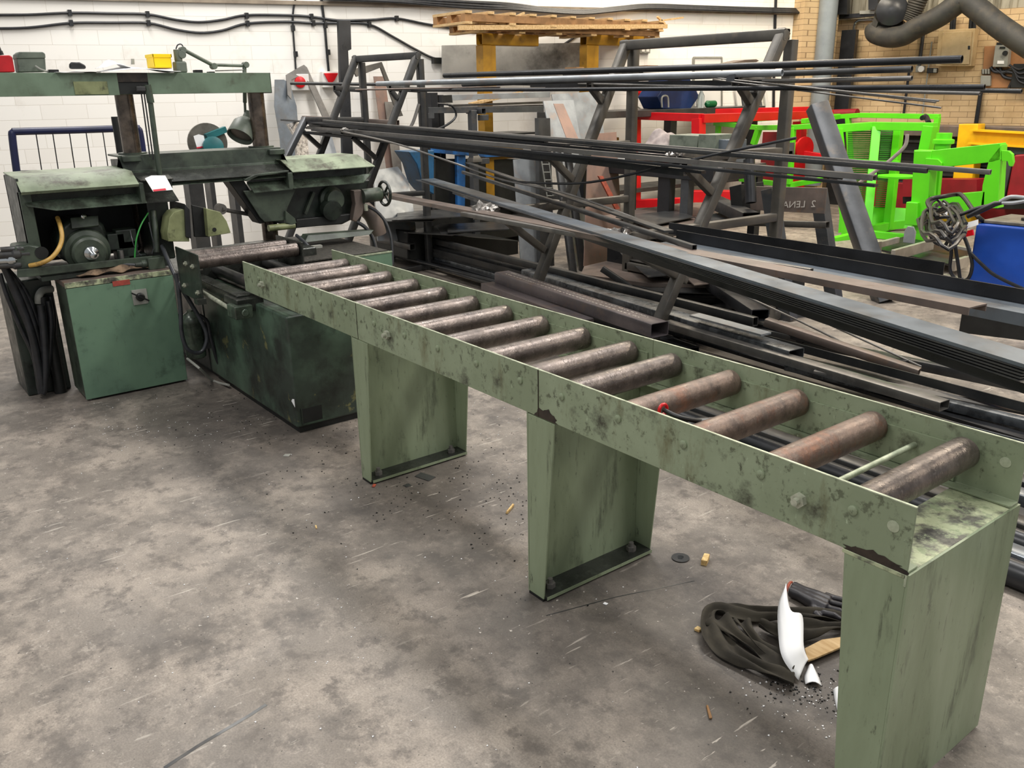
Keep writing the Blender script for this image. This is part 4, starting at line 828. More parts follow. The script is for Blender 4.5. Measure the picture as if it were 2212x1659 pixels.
# ------------------------------------------------------------------ long stock
SEEN = {}
def dep(P): return (V3(P)-CAM).dot(_f)
def stock(kind, A, B, dims, mat, label, cat=None, group=None, up=None):
    m = MB()
    if kind == 'tube': m.pipe(A, B, dims, .0035, 18)
    elif kind == 'rod': m.cyl(A, B, dims, n=10)
    elif kind == 'rhs': m.rhs(A, B, dims[0], dims[1], .004, up)
    elif kind == 'flat': m.beam(A, B, dims[0], dims[1], up)
    elif kind == 'chan':
        w_, h_ = dims; t_ = .006; m.prof(A, B, [(-w_/2, -h_), (-w_/2+t_, -h_), (-w_/2+t_, -t_), (w_/2-t_, -t_), (w_/2-t_, -h_), (w_/2, -h_), (w_/2, 0), (-w_/2, 0)], up)
    elif kind == 'angle':
        w_, h_ = dims; t_ = .007; m.prof(A, B, [(-w_/2, 0), (w_/2, 0), (w_/2, h_), (w_/2-t_, h_), (w_/2-t_, t_), (-w_/2, t_)] if w_ > 0 else [(w_/2, 0), (w_/2, h_), (w_/2+t_, h_), (w_/2+t_, t_), (-w_/2, t_), (-w_/2, 0)], up)
    nm = {'tube': 'steel_tube', 'rod': 'steel_rod', 'rhs': 'box_section', 'flat': 'flat_bar', 'chan': 'steel_channel', 'angle': 'steel_angle'}[kind]
    o = m.build(nm, mat); return tag(o, label, cat or {'tube': 'tube', 'rod': 'rod', 'rhs': 'bar', 'flat': 'bar', 'chan': 'bar', 'angle': 'bar'}[kind], group)
YT = 3.3
for (a, b, px, mat, lab, dy) in [
    ((960, 163), (2078, 128), 17, 'steel_black', 'thick round tube, highest on the rack, whose open end reaches farthest over the cream panel', .12),
    ((1000, 183), (1970, 149), 14, 'steel_dark', 'round tube with an orange rusted open end under the highest tube', .05),
    ((815, 181), (1690, 157), 15, 'galv', 'pale silver round tube ending just short of the rack right post', -.16),
    ((1180, 186), (1970, 169), 11, 'steel_grey', 'grey round tube ending below the rusty mouthed tube', .02),
    ((890, 195), (2127, 188), 12, 'steel_black', 'long dark round tube ending beside the grey square wall box', -.03),
    ((1100, 181), (2207, 197), 10, 'steel_dark', 'longest dark tube on the top arms, reaching the right edge of the picture', .09),
    ((1250, 181), (2117, 202), 8, 'steel_grey', 'thin grey tube just beneath the two long dark tubes at right', -.08),
    ((628, 180), (870, 183), 7, 'steel_dark', 'thin dark tube sticking out left past the red stop button', -.1),
    ((768, 194), (1080, 188), 4, 'steel_brown', 'short thin brown rod on the top arms of the far rack', -.2)]:
    y = YT+dy
    A, B = Y(*a, y if a[0] > 1050 else y-.45 if a[0] > 850 else 2.43+dy*.3), Y(*b, y); r = px/2/FPX*dep(B)
    stock('tube', A, B, r, mat, lab)
for i, (a, b, px) in enumerate([((1500, 164), (2028, 218), 4), ((1560, 170), (2022, 221), 4), ((1540, 172), (2033, 233), 4), ((1600, 175), (2012, 216), 3)]):
    A, B = Y(*a, 3.15+.02*i), Y(*b, 3.1+.03*i)
    stock('rod', A, B, px/2/FPX*dep(B), 'steel_grey', ['pale thin rod in the drooping group of rods, second from the top', 'pale thin rod in the drooping group, middle one', 'pale thin rod drooping lowest, with a bright cut end', 'pale thin rod drooping highest and ending shortest'][i])
stock('flat', Y(1150, 184, 3.25), Y(1640, 178, 3.25), (.05, .035), 'steel_black', 'black flat bar lying under the pale silver tube on the top arms')
tag(MB().slab([Y(1570, 162, 3.05), Y(1587, 160, 3.05), Y(1585, 176, 3.05), Y(1568, 176, 3.05)], (0, .006, 0)).build('hook_plate', 'rack_grey'), 'small grey square plate hooked over the pale silver tube', 'plate')
# middle bundle
MID = [((660, 258), (2140, 372), 'rhs', 11, 'steel_grey', 'box section whose open end reaches farthest right in the middle bundle', 2.82),
       ((700, 262), (2003, 369), 'rhs', 11, 'steel_dark', 'box section with faint yellow chalk writing on the middle bundle', 2.76),
       ((668, 272), (1890, 378), 'chan', 15, 'steel_grey', 'grey channel ending over the leaning box post on the middle arms', 2.7),
       ((676, 281), (1893, 401), 'flat', 6, 'steel_black', 'thin black flat bar tapering to a point below the middle bundle', 2.66),
       ((655, 255), (1560, 352), 'flat', 6, 'steel_black', 'black flat bar, uppermost at the left end of the middle bundle', 2.9),
       ((610, 259), (1440, 330), 'flat', 5, 'steel_black', 'black flat bar sticking out farthest left from the middle bundle', 2.95),
       ((655, 256), (860, 266), 'rhs', 12, 'steel_brown', 'short brown flat bar on top of the middle bundle at left', 2.98),
       ((672, 268), (1660, 368), 'angle', 12, 'steel_black', 'black angle iron in the middle bundle ending left of the right post', 2.74),
       ((665, 276), (1520, 372), 'flat', 6, 'steel_black', 'black flat bar, lower in the fanned left end of the middle bundle', 2.70),
       ((662, 286), (1180, 345), 'flat', 6, 'steel_black', 'black flat bar, lowest at the left end of the middle bundle', 2.66),
       ((730, 290), (1480, 380), 'angle', 10, 'steel_dark', 'dark angle iron under the film wrapped arm end', 2.72),
       ((690, 264), (1820, 386), 'rod', 5, 'steel_black', 'black rod lying between the channel and the box sections', 2.8)]
for a, b, kind, px, mat, lab, y in MID:
    A, B = Y(*a, y-.55), Y(*b, y); s = px/FPX*dep(B)
    if a[0] < 700 and kind != 'tube': pass
    dims = {'rhs': (s*.9, s), 'chan': (s*1.3, s*.8), 'flat': (s*3, s), 'angle': (s*1.5, s), 'rod': s/2}[kind]
    stock(kind, A, B, dims, mat, lab)
for k in range(8):      # the tightly packed rest of that bundle
    y = 2.64+.045*k; A = Y(664+4*k, 264+3.2*k, y-.5); B = Y(1380+rnd.randint(-150, 200), 0, y)
    px = 1180+k*47; B = Y(px, 262+(px-660)*.084+(3.0*k if k < 4 else 22-2*k), y)
    tag(MB().beam(A, B, .05, .012).build('flat_bar', 'steel_black'), 'black flat bar packed inside the middle bundle of the racks', 'bar', 'black flat bars packed inside the middle bundle')
def curved(pts, r, mat, label, name='steel_rod', cat='rod'):
    return tag(MB().tube(smooth_path(pts, 6), r, 8).build(name, mat), label, cat)
curved([Y(738, 284, 2.1), Y(850, 309, 2.15), Y(980, 352, 2.25), Y(1085, 388, 2.45), Y(1230, 420, 2.45), Y(1440, 498, 2.4)], .008, 'steel_grey', 'thin springy strip curving down from the far rack towards the lower stack')
curved([Y(1085, 391, 2.5), Y(1250, 396, 2.5), Y(1400, 368, 2.55), Y(1540, 335, 2.6), Y(1720, 298, 2.7)], .0085, 'steel_black', 'thin curved black rod rising to the right in front of the leaning plates')
curved([X(882, 282, -6.6), X(893, 262, -6.6), X(905, 225, -6.6)], .016, 'steel_grey', 'short bent grey strip rising beside the dark shelving post', 'bent_strip', 'strip')
curved([X(945, 224, -6.9), X(975, 228, -6.9), X(985, 250, -6.9), X(965, 270, -6.9), X(925, 287, -6.9)], .012, 'steel_black', 'black hooked strap hanging in a loop at the end of the shelving', 'bent_strip', 'strip')
# lower arms: wide stock fanning towards the viewer
def zst(kind, a, b, z0, z1, dims, mat, lab, grp=None, cat=None, up=None): return stock(kind, Z(*a, z0), Z(*b, z1), dims, mat, lab, cat, grp, up)
LA, LB = Z(925, 386, .93), Z(2250, 782, .87)
side = (LB-LA).cross(V3((0, 0, 1))).normalized()      # towards the viewer
stock('chan', LA, LB, (.135, .012), 'steel_blue', 'broad blue grey channel on top of the lower stack, nearest the viewer')
for k in range(5):
    o_ = side*(.004*(k+1)); dz = V3((0, 0, -.009*(k+1)-.006))
    tag(MB().beam(LA+o_+dz+V3((.12*k-.1, 0, 0)), LB+o_+dz, .135, .0045).build('flat_bar', 'steel_dark'), 'wide dark flat bar, '+('first', 'second', 'third', 'fourth', 'fifth')[k]+' of five nested under the broad blue grey channel', 'bar', 'wide flat bars nested under the broad channel')
stock('angle', LA+side*.015+V3((.5, 0, -.10)), LB+side*.012+V3((0, 0, -.098)), (.08, .03), 'steel_black', 'black angle iron lowest in the lower stack under the nested flat bars')
zst('rhs', (1000, 372), (1500, 535), .93, .9, (.03, .03), 'steel_dark', 'slim dark box bar along the far side of the broad blue grey channel')
zst('flat', (1010, 352), (1445, 500), .97, .92, (.06, .012), 'steel_dark', 'dark flat bar rising just behind the slim box bar')
zst('chan', (806, 412), (2113, 660), .86, .9, (.12, .03), 'steel_brown', 'long rusty brown channel with a red painted end')
e = Z(2113, 660, .9); d_ = (Z(2113, 660, .9)-Z(806, 412, .86)).normalized()
zst('rhs', (1000, 462), (1330, 522), .86, .86, (.045, .03), 'steel_grey', 'grey box bar passing under the film wrapped lower arm end')
zst('rhs', (1325, 519), (1753, 588), .87, .87, (.03, .035), 'steel_grey', 'thin grey box section with an open square end lying on the brown channel')
A, B = Z(1440, 504, .86), Z(2032, 598, .86)
stock('flat', A+V3((0, .02, .03)), B+V3((0, .02, .03)), (.006, .07), 'steel_black', 'upright black flat bar with a clipped end behind the lower stack')
A, B = Z(1440, 522, .86), Z(2280, 680, .86)
stock('chan', A, B, (.15, .05), 'steel_blue', 'wide steel channel lying flat behind the lower stack, running off right', up=None)
o = MB().beam(A+V3((0, .085, .02)), B+V3((0, .085, .02)), .008, .075).build('flat_bar', 'steel_black'); tag(o, 'black flat bar standing on edge along the back of the wide channel', 'bar')
zst('flat', (2080, 682), (2290, 706), .2, .2, (.16, .2), 'black', 'dark low square beam on the floor at the right edge, seen under the channels', cat='beam')
q = Z(2142, 712); tag(MB().bx(q.x-.08, q.x+.08, q.y-.05, q.y+.05, 0, .1).build('foot_block', 'black'), 'small black foot block under the low square beam at the right edge', 'block')
curved([Z(1380, 522, .86), Z(1500, 575, .75), Z(1620, 625, .55), Z(1800, 705, .3), Z(1990, 792, .12)], .0065, 'steel_grey', 'upper of two thin rods drooping from the lower arm to the floor stack')
curved([Z(1370, 528, .86), Z(1490, 580, .72), Z(1590, 630, .5), Z(1740, 700, .3), Z(1930, 795, .12)], .0065, 'steel_grey', 'lower of two thin rods drooping from the lower arm to the floor stack')
# floor stack behind the conveyor
FS = [('rhs', (1085, 598), (1425, 712), .30, .30, (.14, .09), 'steel_purple', 'purplish rounded box section with white printed marks and an open near end'),
      ('chan', (1052, 610), (1268, 690), .26, .26, (.11, .05), 'steel_purple', 'purplish open channel lying left of the purplish box section'),
      ('rhs', (1140, 588), (1720, 765), .22, .22, (.13, .06), 'steel_mottle', 'mottled grey box section with a cut end below the light offcut'),
      ('rhs', (930, 518), (1632, 695), .27, .27, (.05, .06), 'steel_dark', 'slim dark box section ending beside the large lying open box section'),
      ('flat', (1500, 680), (1655, 722), .29, .29, (.09, .012), 'galv', 'light grey flat offcut lying on the mottled box section'),
      ('rhs', (1440, 700), (2040, 876), .20, .20, (.085, .05), 'steel_grey', 'grey brown box section with a rectangular open end nearest the conveyor'),
      ('rhs', (1655, 695), (1985, 805), .3, .14, (.07, .05), 'steel_brown', 'pale brown box section lying across the end of the floor stack'),
      ('rhs', (860, 535), (2260, 935), .10, .10, (.07, .06), 'steel_mottle', 'long mottled box section running off the right edge behind the conveyor'),
      ('angle', (900, 535), (2270, 900), .16, .16, (.09, .05), 'steel_dark', 'long dark angle iron in the floor stack behind the mottled box section'),
      ('flat', (930, 560), (2260, 960), .09, .09, (.08, .02), 'steel_black', 'long black flat bar in the floor stack just behind the conveyor'),
      ('tube', (840, 548), (1900, 830), .08, .08, .022, 'steel_black', 'long dark tube low in the floor stack'),
      ('chan', (850, 520), (1560, 690), .18, .18, (.1, .05), 'steel_dark', 'dark channel at the far side of the floor stack by the machine'),
      ('rhs', (845, 508), (1200, 600), .2, .2, (.06, .05), 'steel_dark', 'dark box bar, farthest of the floor stack beside the saw'),
      ('flat', (960, 580), (1500, 750), .07, .07, (.1, .015), 'steel_dark', 'dark flat bar lying on the floor under the purplish channel'),
      ('rhs', (1700, 790), (2300, 935), .13, .13, (.06, .05), 'steel_mottle', 'mottled box bar at the near end of the floor stack, ending off the right edge'),
      ('flat', (1760, 800), (2290, 905), .2, .12, (.07, .012), 'steel_grey', 'grey flat bar resting on top of the near end of the floor stack'),
      ('angle', (1600, 800), (2290, 985), .1, .1, (.07, .04), 'steel_blue', 'bluish angle iron just behind the conveyor at the right edge'),
      ('flat', (1850, 890), (2100, 948), .12, .12, (.03, .006), 'steel_grey', 'thin grey flat strip tapering beside the rectangular open end'),
      ('rhs', (1150, 640), (1500, 760), .06, .06, (.08, .06), 'steel_black', 'black box bar on the floor below the purplish box section'),
      ('rhs', (1560, 700), (2260, 845), .1, .1, (.06, .06), 'steel_dark', 'dark box bar at the back of the near end of the floor stack')]
for q in FS: zst(*q)
for k in range(7):
    a = Z(860+12*k, 545-4*k, .05+.014*k); b = Z(1300+110*k, 640+24*k, .05+.014*k)
    tag(MB().beam(a, b, .06, .03).build('dark_bar', 'steel_black'), 'blackened bar buried in the floor stack behind the conveyor', 'bar', 'blackened bars buried in the floor stack')
# printed marks on the purplish box section
A, B = Z(1085, 598, .30)+V3((0, 0, .0455)), Z(1425, 712, .30)+V3((0, 0, .0455)); m = MB(); dd = (B-A).normalized(); ss = dd.cross(V3((0, 0, 1))).normalized()
Lm = (B-A).length
for row in (-.03, .02):
    s_ = .1
    while s_ < Lm-.15:
        w_ = rnd.uniform(.008, .03); p = A+dd*s_+ss*row; hgt = .008
        m.add([p, p+dd*w_, p+dd*w_+ss*hgt, p+ss*hgt], [(0, 1, 2, 3)]); s_ += w_+rnd.uniform(.006, .03)
pm_ = [o for o in bpy.data.objects if o.get('label', '').startswith('purplish rounded')][0]; m.build('printed_marks', 'chalk', pm_)
# bars on the floor beneath and right behind the conveyor
for k, (y, z, x0, x1, kd, mat, lab) in enumerate([(1.36, .05, -1.6, .62, 'tube', 'steel_black', 'dark shiny tube on the floor right behind the conveyor end leg'),
    (1.48, .05, -3.0, .7, 'rhs', 'steel_blue', 'bluish box bar on the floor seen through the conveyor rollers'),
    (1.6, .05, -2.7, .9, 'tube', 'steel_black', 'dark round tube on the floor, second behind the conveyor'),
    (1.73, .05, -3.1, 1.0, 'rhs', 'steel_dark', 'dark box bar on the floor, third behind the conveyor'),
    (1.86, .05, -2.9, .9, 'chan', 'steel_dark', 'dark channel lying on the floor in the middle behind the conveyor'),
    (1.99, .05, -3.2, 1.0, 'rhs', 'steel_mottle', 'mottled box bar on the floor behind the conveyor towards the stack'),
    (2.12, .05, -3.0, 1.1, 'rhs', 'steel_dark', 'dark box bar on the floor nearest the tall floor stack')]):
    A, B = V3((x0, y+.02*k, z+.0)), V3((x1, y-.01*k, z))
    stock(kd, A, B, .05 if kd == 'tube' else (.09, .07) if kd == 'rhs' else (.1, .05), mat, lab)
# ------------------------------------------------------------------ background
def lean(pts, x0, x1, th, name, mat, label, cat='plate', par=None, bev=0):
    """polygon standing between plane x0 (lowest pixel) and x1 (highest pixel): a sheet leaning back"""
    ys_ = [b for a, b in pts]; lo, hi = max(ys_), min(ys_)
    P_ = []
    for a, b in pts:
        x = x0+(x1-x0)*(lo-b)/(lo-hi+1e-6); P_.append(X(a, b, x))
    o = MB().slab(P_, (th, 0, 0)).build(name, mat, par, bev=bev)
    return tag(o, label, cat) if label else o
def floorpost(b, topy, w, mat, par, name='post', d=None, z0=0):
    P_ = Z(*b, z0); d = d or w
    lo, hi = -1, 6
    for _ in range(40):
        m_ = (lo+hi)/2; q = V3((P_.x, P_.y, m_))-CAM; py = 829.5-FPX*q.dot(U_)/q.dot(_f)
        if py > topy: lo = m_
        else: hi = m_
    return MB().bx(P_.x-w/2, P_.x+w/2, P_.y-d/2, P_.y+d/2, z0, lo).build(name, mat, par, bev=.004)
# ---- along the white wall, left
t = thing('mesh_guard', X(150, 500, -7.6), 'dark navy tube frame guard with thin wires standing behind the saw', 'guard')
XM = -7.6
m = MB().tube(smooth_path([V3((XM, X(57, 540, XM).y, .02)), X(55, 520, XM), X(40, 400, XM), X(27, 300, XM), X(29, 286, XM), X(42, 284, XM), X(160, 281, XM), X(285, 277, XM), X(298, 279, XM), X(303, 290, XM), X(312, 350, XM), X(330, 480, XM), V3((XM, X(338, 540, XM).y, .02))], 4), .03, 12)
m.build('tube_frame', 'navy', t)
m = MB()
for k in range(6): a = 78+36*k; m.cyl(X(a, 290-k*1.2, XM), X(a+14, 380, XM), .005, n=6)
m.build('wires', 'steel_black', t)
MB().tube([X(35, 376, XM), X(172, 373, XM)], .03, 10).build('lower_rail', 'black', t)
tag(MB().cyl(X(248, 252, -6.6), V3((-6.6, X(275, 420, -6.6).y, 0)), .028, n=12).build('steel_bar', 'black'), 'black upright bar standing behind the left column of the saw', 'bar')
tt = thing('circular_saw', X(450, 330, -7.0), 'teal and grey abrasive cut off saw behind the bandsaw, with a white tag', 'saw')
c = X(448, 308, -7.0)
MB().lathe(c, (1, -.25, 0), [(-.03, .02), (-.03, .165), (.03, .165), (.03, .02)], 36).build('blade_guard', 'grinder_grey', tt)
MB().lathe(X(458, 318, -6.94), (1, -.2, .1), [(-.02, .09), (.10, .085), (.11, .05)], 24).build('motor', 'teal', tt)
MB().beam(X(445, 296, -6.93), X(487, 279, -6.93), .06, .05).build('handle_arm', 'teal', tt)
MB().slab([X(413, 352, -7.0), X(417, 326, -7.0), X(440, 330, -7.0), X(445, 360, -7.0)], (-.1, 0, 0)).build('base', 'grinder_grey', tt, bev=.01)
for a_, b_ in ((400, 432), (447, 457), (497, 508)): p = X(a_, 345, -7.0); q = X(b_, 345, -7.0); MB().bx(-7.15, -7.0, p.y, q.y, 0, p.z-.02).build('stand_leg', 'steel_dark', tt)
MB().bx(-7.3, -6.98, X(400, 345, -7).y, X(508, 345, -7).y, p.z-.04, p.z-.01).build('stand_top', 'steel_dark', tt)
pricetag([(418, 294), (429, 290), (440, 293), (446, 318), (426, 321)], lambda a, b: X(a, b, -6.9), 'white price tag with a red strip on the teal cut off saw', [(424, 318), (437, 316), (438, 319), (425, 321)])
lean([(593, 172), (612, 172), (625, 178), (640, 230), (655, 420), (612, 430), (604, 300), (592, 230)], -8.9, -9.12, .01, 'steel_plate', 'steel_blue', 'curved blue grey steel plate leaning on the white wall right of the saw beam')
lean([(617, 162), (655, 140), (662, 146), (715, 262), (700, 262), (655, 160), (628, 172), (628, 215), (620, 205)], -8.9, -9.2, .02, 'bent_flat_iron', 'steel_grey', 'bent grey flat bar frame leaning around the red stop button', 'frame')
lean([(640, 395), (636, 300), (618, 268), (640, 262), (660, 300), (668, 395)], -8.2, -8.4, .05, 'crumpled_sheet', 'plastic_wrap', 'crumpled translucent film hanging by the far rack strut', 'film')
lean([(727, 45), (753, 45), (755, 107), (748, 110), (764, 440), (740, 440)], -8.6, -8.75, .05, 'steel_plank', 'steel_black', 'tall narrow black steel plank with a notch standing against the white wall', 'plank', bev=.004)
lean([(760, 150), (822, 134), (868, 250), (858, 252), (820, 146), (768, 166)], -8.3, -8.4, .03, 'flat_iron', 'rack', 'perforated brown flat bar frame seen through the far rack', 'frame')
lean([(806, 165), (831, 165), (840, 240), (855, 390), (838, 392), (818, 255)], -8.6, -8.9, .01, 'steel_plate', 'plate_rust', 'narrow rust brown plate leaning on the wall inside the far rack')
lean([(830, 220), (847, 220), (860, 300), (870, 390), (852, 392)], -8.5, -8.8, .01, 'steel_plate', 'steel_grey', 'narrow grey plate leaning beside the rust brown plate')
lean([(690, 290), (715, 290), (745, 400), (712, 400)], -8.6, -8.8, .01, 'steel_plate', 'galv', 'pale grey plate offcut leaning low on the wall between the rack legs')
lean([(805, 368), (858, 360), (880, 390), (890, 440), (900, 520), (815, 520)], -6.9, -7.2, .015, 'steel_sheet', 'galv', 'wide pale steel sheet with a clipped corner standing behind the saw right guard')
lean([(850, 325), (905, 322), (905, 416), (893, 408), (880, 392), (868, 352)], -7.3, -7.3, .3, 'blue_hopper', 'blue_tank', 'faded blue steel hopper with slanted side beside the shelving post', 'hopper', bev=.01)
# ---- dark shelving with sheet stock
t = thing('stock_shelving', X(1000, 480, -7.5), 'dark grey stacked steel stillage with box section posts left of the leaning sheets', 'shelving')
XS = -7.3
for (a, y0, y1, w_) in ((912, 198, 560, 16), (933, 200, 540, 18), (1020, 238, 560, 15), (950, 205, 330, 12)):
    p = X(a, y0, XS-(.5 if a in (933, 950) else 0)); s = w_/FPX*dep(p)
    MB().bx(p.x-s/2, p.x+s/2, p.y-s/2, p.y+s/2, .0, p.z).build('post', 'rack_grey' if a == 1020 else 'steel_black', t, bev=.004)
for (a, b, y0, y1) in ((926, 1175, 232, 244),): 
    MB().slab([X(a, y0, XS), X(b, y0-3, XS), X(b, y1-2, XS), X(a, y1+1, XS)], (-.06, 0, 0)).build('shelf_beam', 'rack_grey', t, bev=.003)
p = X(1045, 240, XS+.1); MB().rhs(p, p-V3((.3, 0, 0)), .06, .06, .005).build('fork_tube', 'rack_grey', t)
for (a, b) in ((1025, 340), (917, 405), (1024, 512)):
    p = X(a, b, XS); MB().lathe(p-V3((0, 0, .05)), (0, 0, 1), [(0, .09), (.03, .085), (.08, .045), (.085, .03)], 4).build('stacking_cone', 'rack', t, bev=.003)
for (a, b) in ((1048, 254), (1050, 348), (930, 250)):
    p = X(a, b, XS); MB().bx(p.x-.05, p.x, p.y-.07, p.y+.05, p.z-.03, p.z+.03).build('lug', 'rack_grey', t, bev=.004)
MB().slab([X(930, 470, XS), X(1110, 440, XS), X(1180, 500, XS), X(930, 540, XS)], (-.5, 0, 0)).build('lower_frame', 'black', t)
MB().slab([X(938, 343, -7.66), X(1118, 343, -7.66), X(1118, 520, -7.66), X(938, 520, -7.66)], (.02, 0, 0)).build('back_panel', 'black', t)  # black sheet added to darken the space behind the stillage
t2 = thing('blue_stillage', X(1040, 330, -7.6), 'blue painted steel frame standing inside the dark stillage', 'frame')
MB().slab([X(935, 318, -7.55), X(1158, 326, -7.55), X(1158, 334, -7.55), X(1050, 340, -7.55), X(935, 330, -7.55)], (-.05, 0, 0)).build('front_rail', 'blue_beam', t2, bev=.004)
MB().slab([X(987, 335, -7.58), X(1006, 336, -7.58), X(1004, 480, -7.58), X(989, 480, -7.58)], (-.05, 0, 0)).build('leg', 'blue_beam', t2, bev=.004)
MB().bx(-8.15, -7.56, X(935, 318, -7.55).y, X(1158, 326, -7.55).y, X(935, 318, -7.55).z-.01, X(935, 318, -7.55).z).build('deck', 'steel_dark', t2)
# stock lying on the stillage
for k, (a, y0, b, y1, hh, mat, lab) in enumerate([(975, 205, 1188, 198, 12, 'galv', 'light channel lying highest on top of the dark stillage'), (978, 226, 1175, 219, 5, 'steel_grey', 'grey flat bar lying below the light channel on the stillage'),
        (985, 231, 1175, 226, 5, 'steel_dark', 'dark flat bar lying directly on the stillage beam'), (1020, 222, 1130, 197, 6, 'timber', 'pale strip of wood lying askew across the stillage stock')]):
    x_ = XS+.02-.1*k; m = MB().slab([X(a, y0, x_), X(b, y1, x_), X(b, y1+hh, x_), X(a, y0+hh, x_)], (-.08, 0, 0)); tag(m.build('steel_stock', mat, bev=.002), lab, 'bar')
tag(MB().slab([X(957, 206, XS+.04), X(976, 205, XS+.04), X(978, 222, XS+.04), X(958, 222, XS+.04)], (-.03, 0, 0)).build('square_plate', 'black'), 'small black square plate at the left end of the stillage stock', 'plate')
for k, (a, b, y0, lab) in enumerate([(1040, 1160, 285, 'top shiny dark sheet in the small stack on the blue frame'), (1060, 1158, 293, 'middle shiny sheet in the small stack on the blue frame'), (1075, 1158, 301, 'lowest shiny sheet in the small stack on the blue frame')]):
    P_ = X(a, y0+6, -7.6); Q_ = X(b, y0, -7.6); tag(MB().bx(-8.1, -7.55, P_.y, Q_.y, P_.z-.02, P_.z).build('steel_sheet', 'steel_black' if k % 2 == 0 else 'steel_grey'), lab, 'sheet')
for k in range(6):
    q = X(880+30*k+rnd.randint(-10, 10), 470+9*k-(k % 3)*12, -6.9+.1*k)
    w_ = .25+.08*rnd.random(); a_ = rnd.uniform(-.6, .6)
    m = MB().slab([q+V3((math.cos(a_+i*PI/2)*w_*1.3, math.sin(a_+i*PI/2)*w_*1.6, 0)) for i in range(4)], (0, 0, .01))
    tag(m.build('plate_offcut', 'steel_dark'), ['dark plate offcut jutting left from the low pile beside the saw', 'dark plate offcut, second in the low pile left of the film wrap', 'dark square plate offcut in the middle of the low pile', 'dark plate offcut under the long rusty channel', 'dark plate offcut to the right in the low pile', 'dark plate offcut, last and lowest of the low pile'][k], 'plate')
tag(MB().slab([X(880, 500, -6.7), X(1120, 520, -6.7), X(1120, 600, -6.7), X(880, 560, -6.7)], (-.7, 0, 0)).build('pallet_box', 'black', bev=.01), 'low black steel bin under the pile of plate offcuts', 'bin')
# ---- leaning sheets in the middle
lean([(1145, 340), (1158, 335), (1163, 560), (1180, 585), (1125, 585), (1108, 345)], -6.0, -6.3, .01, 'steel_sheet', 'galv', 'pale narrow steel sheet standing left of the small wire ladder')
lean([(1155, 255), (1180, 255), (1190, 590), (1160, 590)], -5.95, -6.2, .06, 'steel_plank', 'steel_dark', 'dark upright steel plank left of the leaning galvanised sheets', 'plank')
lean([(1172, 218), (1237, 216), (1300, 560), (1245, 575)], -5.7, -6.25, .012, 'steel_sheet', 'galv', 'tall galvanised sheet leaning with a copper brown streak')
lean([(1195, 224), (1216, 224), (1262, 330), (1235, 330)], -5.66, -5.9, .006, 'copper_strip', 'plate_rust', 'copper brown strip lying on the leaning galvanised sheet')
lean([(1190, 204), (1278, 198), (1300, 260), (1335, 575), (1262, 575)], -6.1, -6.6, .012, 'steel_sheet', 'galv', 'widest galvanised sheet at the back of the leaning group')
lean([(1270, 290), (1330, 285), (1345, 560), (1260, 575)], -5.3, -5.6, .01, 'steel_sheet', 'plate_rust', 'rust tinted pale sheet leaning behind the bench leg')
lean([(1290, 380), (1300, 380), (1336, 450), (1327, 452)], -5.2, -5.3, .02, 'rusty_strip', 'rust_red', 'narrow rusty strip leaning on the rust tinted sheet', 'strip')
m = MB(); 
for a, b in (((1168, 335), (1182, 425)), ((1184, 335), (1196, 422))): m.cyl(X(*a, -5.9), X(*b, -5.9), .006, n=6)
for k in range(5): m.cyl(X(1171+2.6*k, 355+17*k, -5.9), X(1187+2.4*k, 355+17*k, -5.9), .005, n=6)
tag(m.build('wire_ladder', 'iso_grey'), 'small pale welded wire ladder grid hanging beside the dark plank', 'grid')
for k, (a, lab) in enumerate([(1200, 'dark channel leaning between the galvanised sheets, left one'), (1222, 'dark channel leaning between the galvanised sheets, right one')]):
    tag(MB().rhs(X(a, 300, -5.9), X(a+38, 590, -5.5), .07, .05, .005).build('leaning_channel', 'steel_dark'), lab, 'channel')
# ---- bench with plates (behind the large rack)
t = thing('steel_bench', Y(1380, 560, 4.6), 'black steel workbench with two plate laden shelves behind the large rack', 'bench')
YB = 4.45
zt_ = Y(1400, 352, YB).z
for (a, w_) in ((1260, 20), (1440, 34), (1485, 22)):
    p = Y(a, 400, YB); s = w_/FPX*dep(p); MB().bx(p.x-s/2, p.x+s/2, p.y-.04, p.y+.04, 0, zt_-.05).build('leg', 'rack_grey' if a == 1485 else 'steel_black', t, bev=.004)
x0_ = Y(1262, 370, YB).x; x1_ = Y(1548, 372, YB).x
MB().bx(x0_, x1_, YB-.05, YB+.7, zt_-.12, zt_).build('bench_top', 'steel_black', t, bev=.006)
for x_ in (x0_+.05, x1_-.05): MB().bx(x_-.04, x_+.04, YB+.6, YB+.68, 0, zt_-.1).build('leg', 'steel_black', t, bev=.004)
MB().slab([Z(*p, .60) for p in [(1302, 466), (1380, 452), (1475, 438), (1560, 436), (1605, 470), (1500, 505), (1440, 500)]], (0, 0, -.03)).build('shelf', 'steel_brown', t)
MB().slab([Z(*p, .2) for p in [(1255, 592), (1262, 575), (1335, 558), (1420, 560), (1560, 592), (1570, 615), (1400, 612)]], (0, 0, -.03)).build('lower_shelf', 'steel_brown', t)
